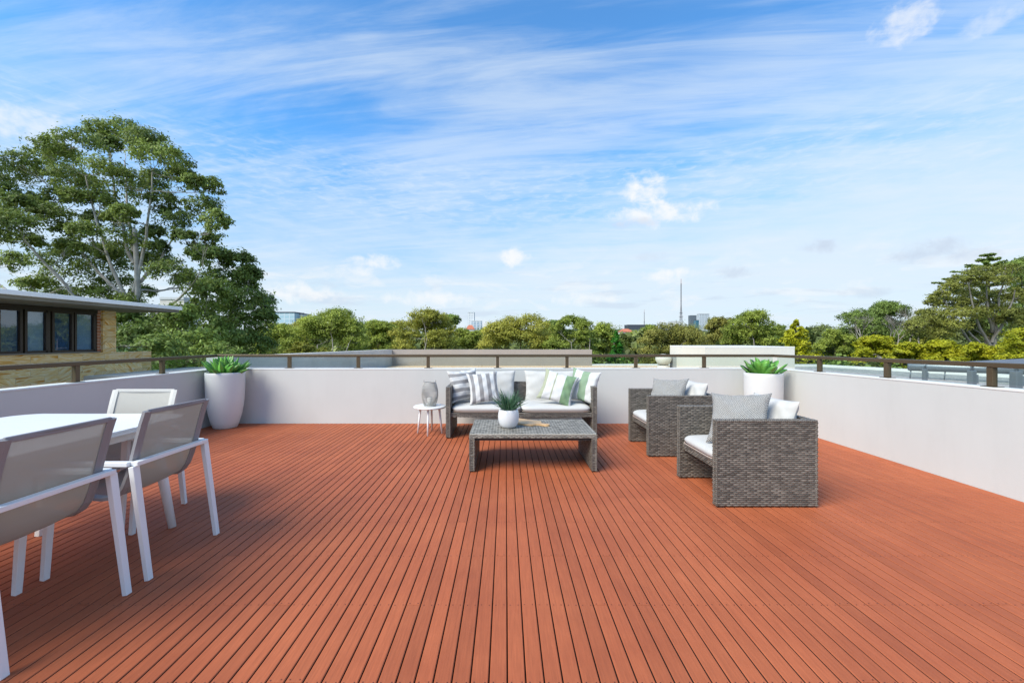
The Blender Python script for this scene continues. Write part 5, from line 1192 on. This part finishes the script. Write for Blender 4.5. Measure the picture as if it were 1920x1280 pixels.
t_, w_, H_ = tower('white_tower', 877, 889, 585, 900, 'slim white tower above the treetops left of centre', grid_mat('white_tower_windows', (.66, .68, .70), (.35, .40, .46), 5, 3.5, 1.2), lightc)
tower('hospital_wing', 884, 903, 601, 880, 'low blue and white block at the foot of the slim white tower', grid_mat('blue_strip_windows', (.6, .64, .68), (.12, .25, .38), 7, 3.5, 1.0), lightc)
tower('apartment_block', 914, 929, 604, 860, 'small white balconied building right of the slim white tower', grid_mat('balcony_windows', (.62, .62, .60), (.2, .22, .24), 4, 3.4, 1.1), lightc)
tower('glass_office', 514, 552, 584.5, 420, 'pale blue glass office building next to the dark round tree', grid_mat('hazed_blue_curtain_wall', (.58, .66, .70), (.42, .60, .68), 5, 4, .35), darkc)  # facade colours lightened to stand in for distance haze
tower('glass_office', 552.5, 566, 587, 430, 'narrow white wing right of the blue glass office', lightc, darkc)
tower('black_roof_building', 1177, 1230, 608.5, 700, 'long low dark building under the small mast', darkc, darkc)
t_, w_, H_ = tower('cream_building', 300, 345, 557, 180, 'cream building glimpsed through the gum branches above the roof slab', grid_mat('cream_windows', (.62, .60, .55), (.25, .12, .08), 9, 5, 2.6), lightc, d=10)
def house(u0, u1, v0, v1, Y, lab):
    x0, x1 = X(u0, Y), X(u1, Y); w_ = (x1-x0)/2; r = empty('red_roof_house', ((x0+x1)/2, Y, GG)); zr = Z(v0, Y)-GG; ze = Z(v1, Y)-GG; dp = w_*.8
    MB().add([(-w_, 0, ze), (w_, 0, ze), (w_, 2*dp, ze), (-w_, 2*dp, ze), (-w_*.4, dp, zr), (w_*.4, dp, zr)], [(0, 1, 5, 4), (1, 2, 5), (2, 3, 4, 5), (3, 0, 4)]).build('roof', M_['tile_roof'], r)
    MB().box((-w_*.92, .3, 0), (w_*.92, 2*dp-.3, ze-.05)).build('wall', M_['cream'], r); tag(r, lab, 'house', 'red roofed houses across the valley')
house(1163, 1189, 616, 622, 150, 'wide red roofed house above the bright cone shaped conifer')
house(1183, 1198, 634, 640, 100, 'small red roofed house low in the dip right of the cone shaped conifer')
house(873, 890, 609, 617, 170, 'red roofed house below the slim white tower')
def mast(u, v0, v1, Y, w0, lab, seed):
    r = empty('lattice_mast', (X(u, Y), Y, -10)); zt, zb = Z(v0, Y)+10, 0; b = MB(); zm = Z(v1, Y)+10
    def wd(z): return w0*(1-min(1, max(0, z/ (zm+ (zt-zm)*.45)))**.7)+w0*.10
    n = 26; H = zt*.93
    for i in range(n):
        za, zb2 = H*i/n, H*(i+1)/n
        for sx, sy in ((1, 1), (-1, 1), (-1, -1), (1, -1)): b.bar((sx*wd(za), sy*wd(za), za), (sx*wd(zb2), sy*wd(zb2), zb2), w0*.11, w0*.11)
        for sg in (1, -1):
            b.bar((sg*wd(za), -wd(za), za), (-sg*wd(zb2), -wd(zb2), zb2), w0*.06, w0*.06); b.bar((-wd(za), sg*wd(za), za), (-wd(zb2), -sg*wd(zb2), zb2), w0*.06, w0*.06)
    b.build('lattice', M_['steel_tower'], r)
    MB().bar((0, 0, H-5), (0, 0, zt), w0*.12, w0*.12).build('aerial', M_['signal_red'], r)
    pb = MB()
    for f in (.42, .48, .66): pb.box((-wd(zt*f)*2.2, -wd(zt*f)*2.2, zt*f), (wd(zt*f)*2.2, wd(zt*f)*2.2, zt*f+zt*.004))
    pb.build('platform', M_['steel_tower'], r); tag(r, lab, 'mast')
mast(1277, 523, 610, 1150, 6.5, 'very tall lattice television mast on the skyline', 1)
mast(1208, 580, 612, 760, 2.4, 'shorter mast on the long low dark building', 2)
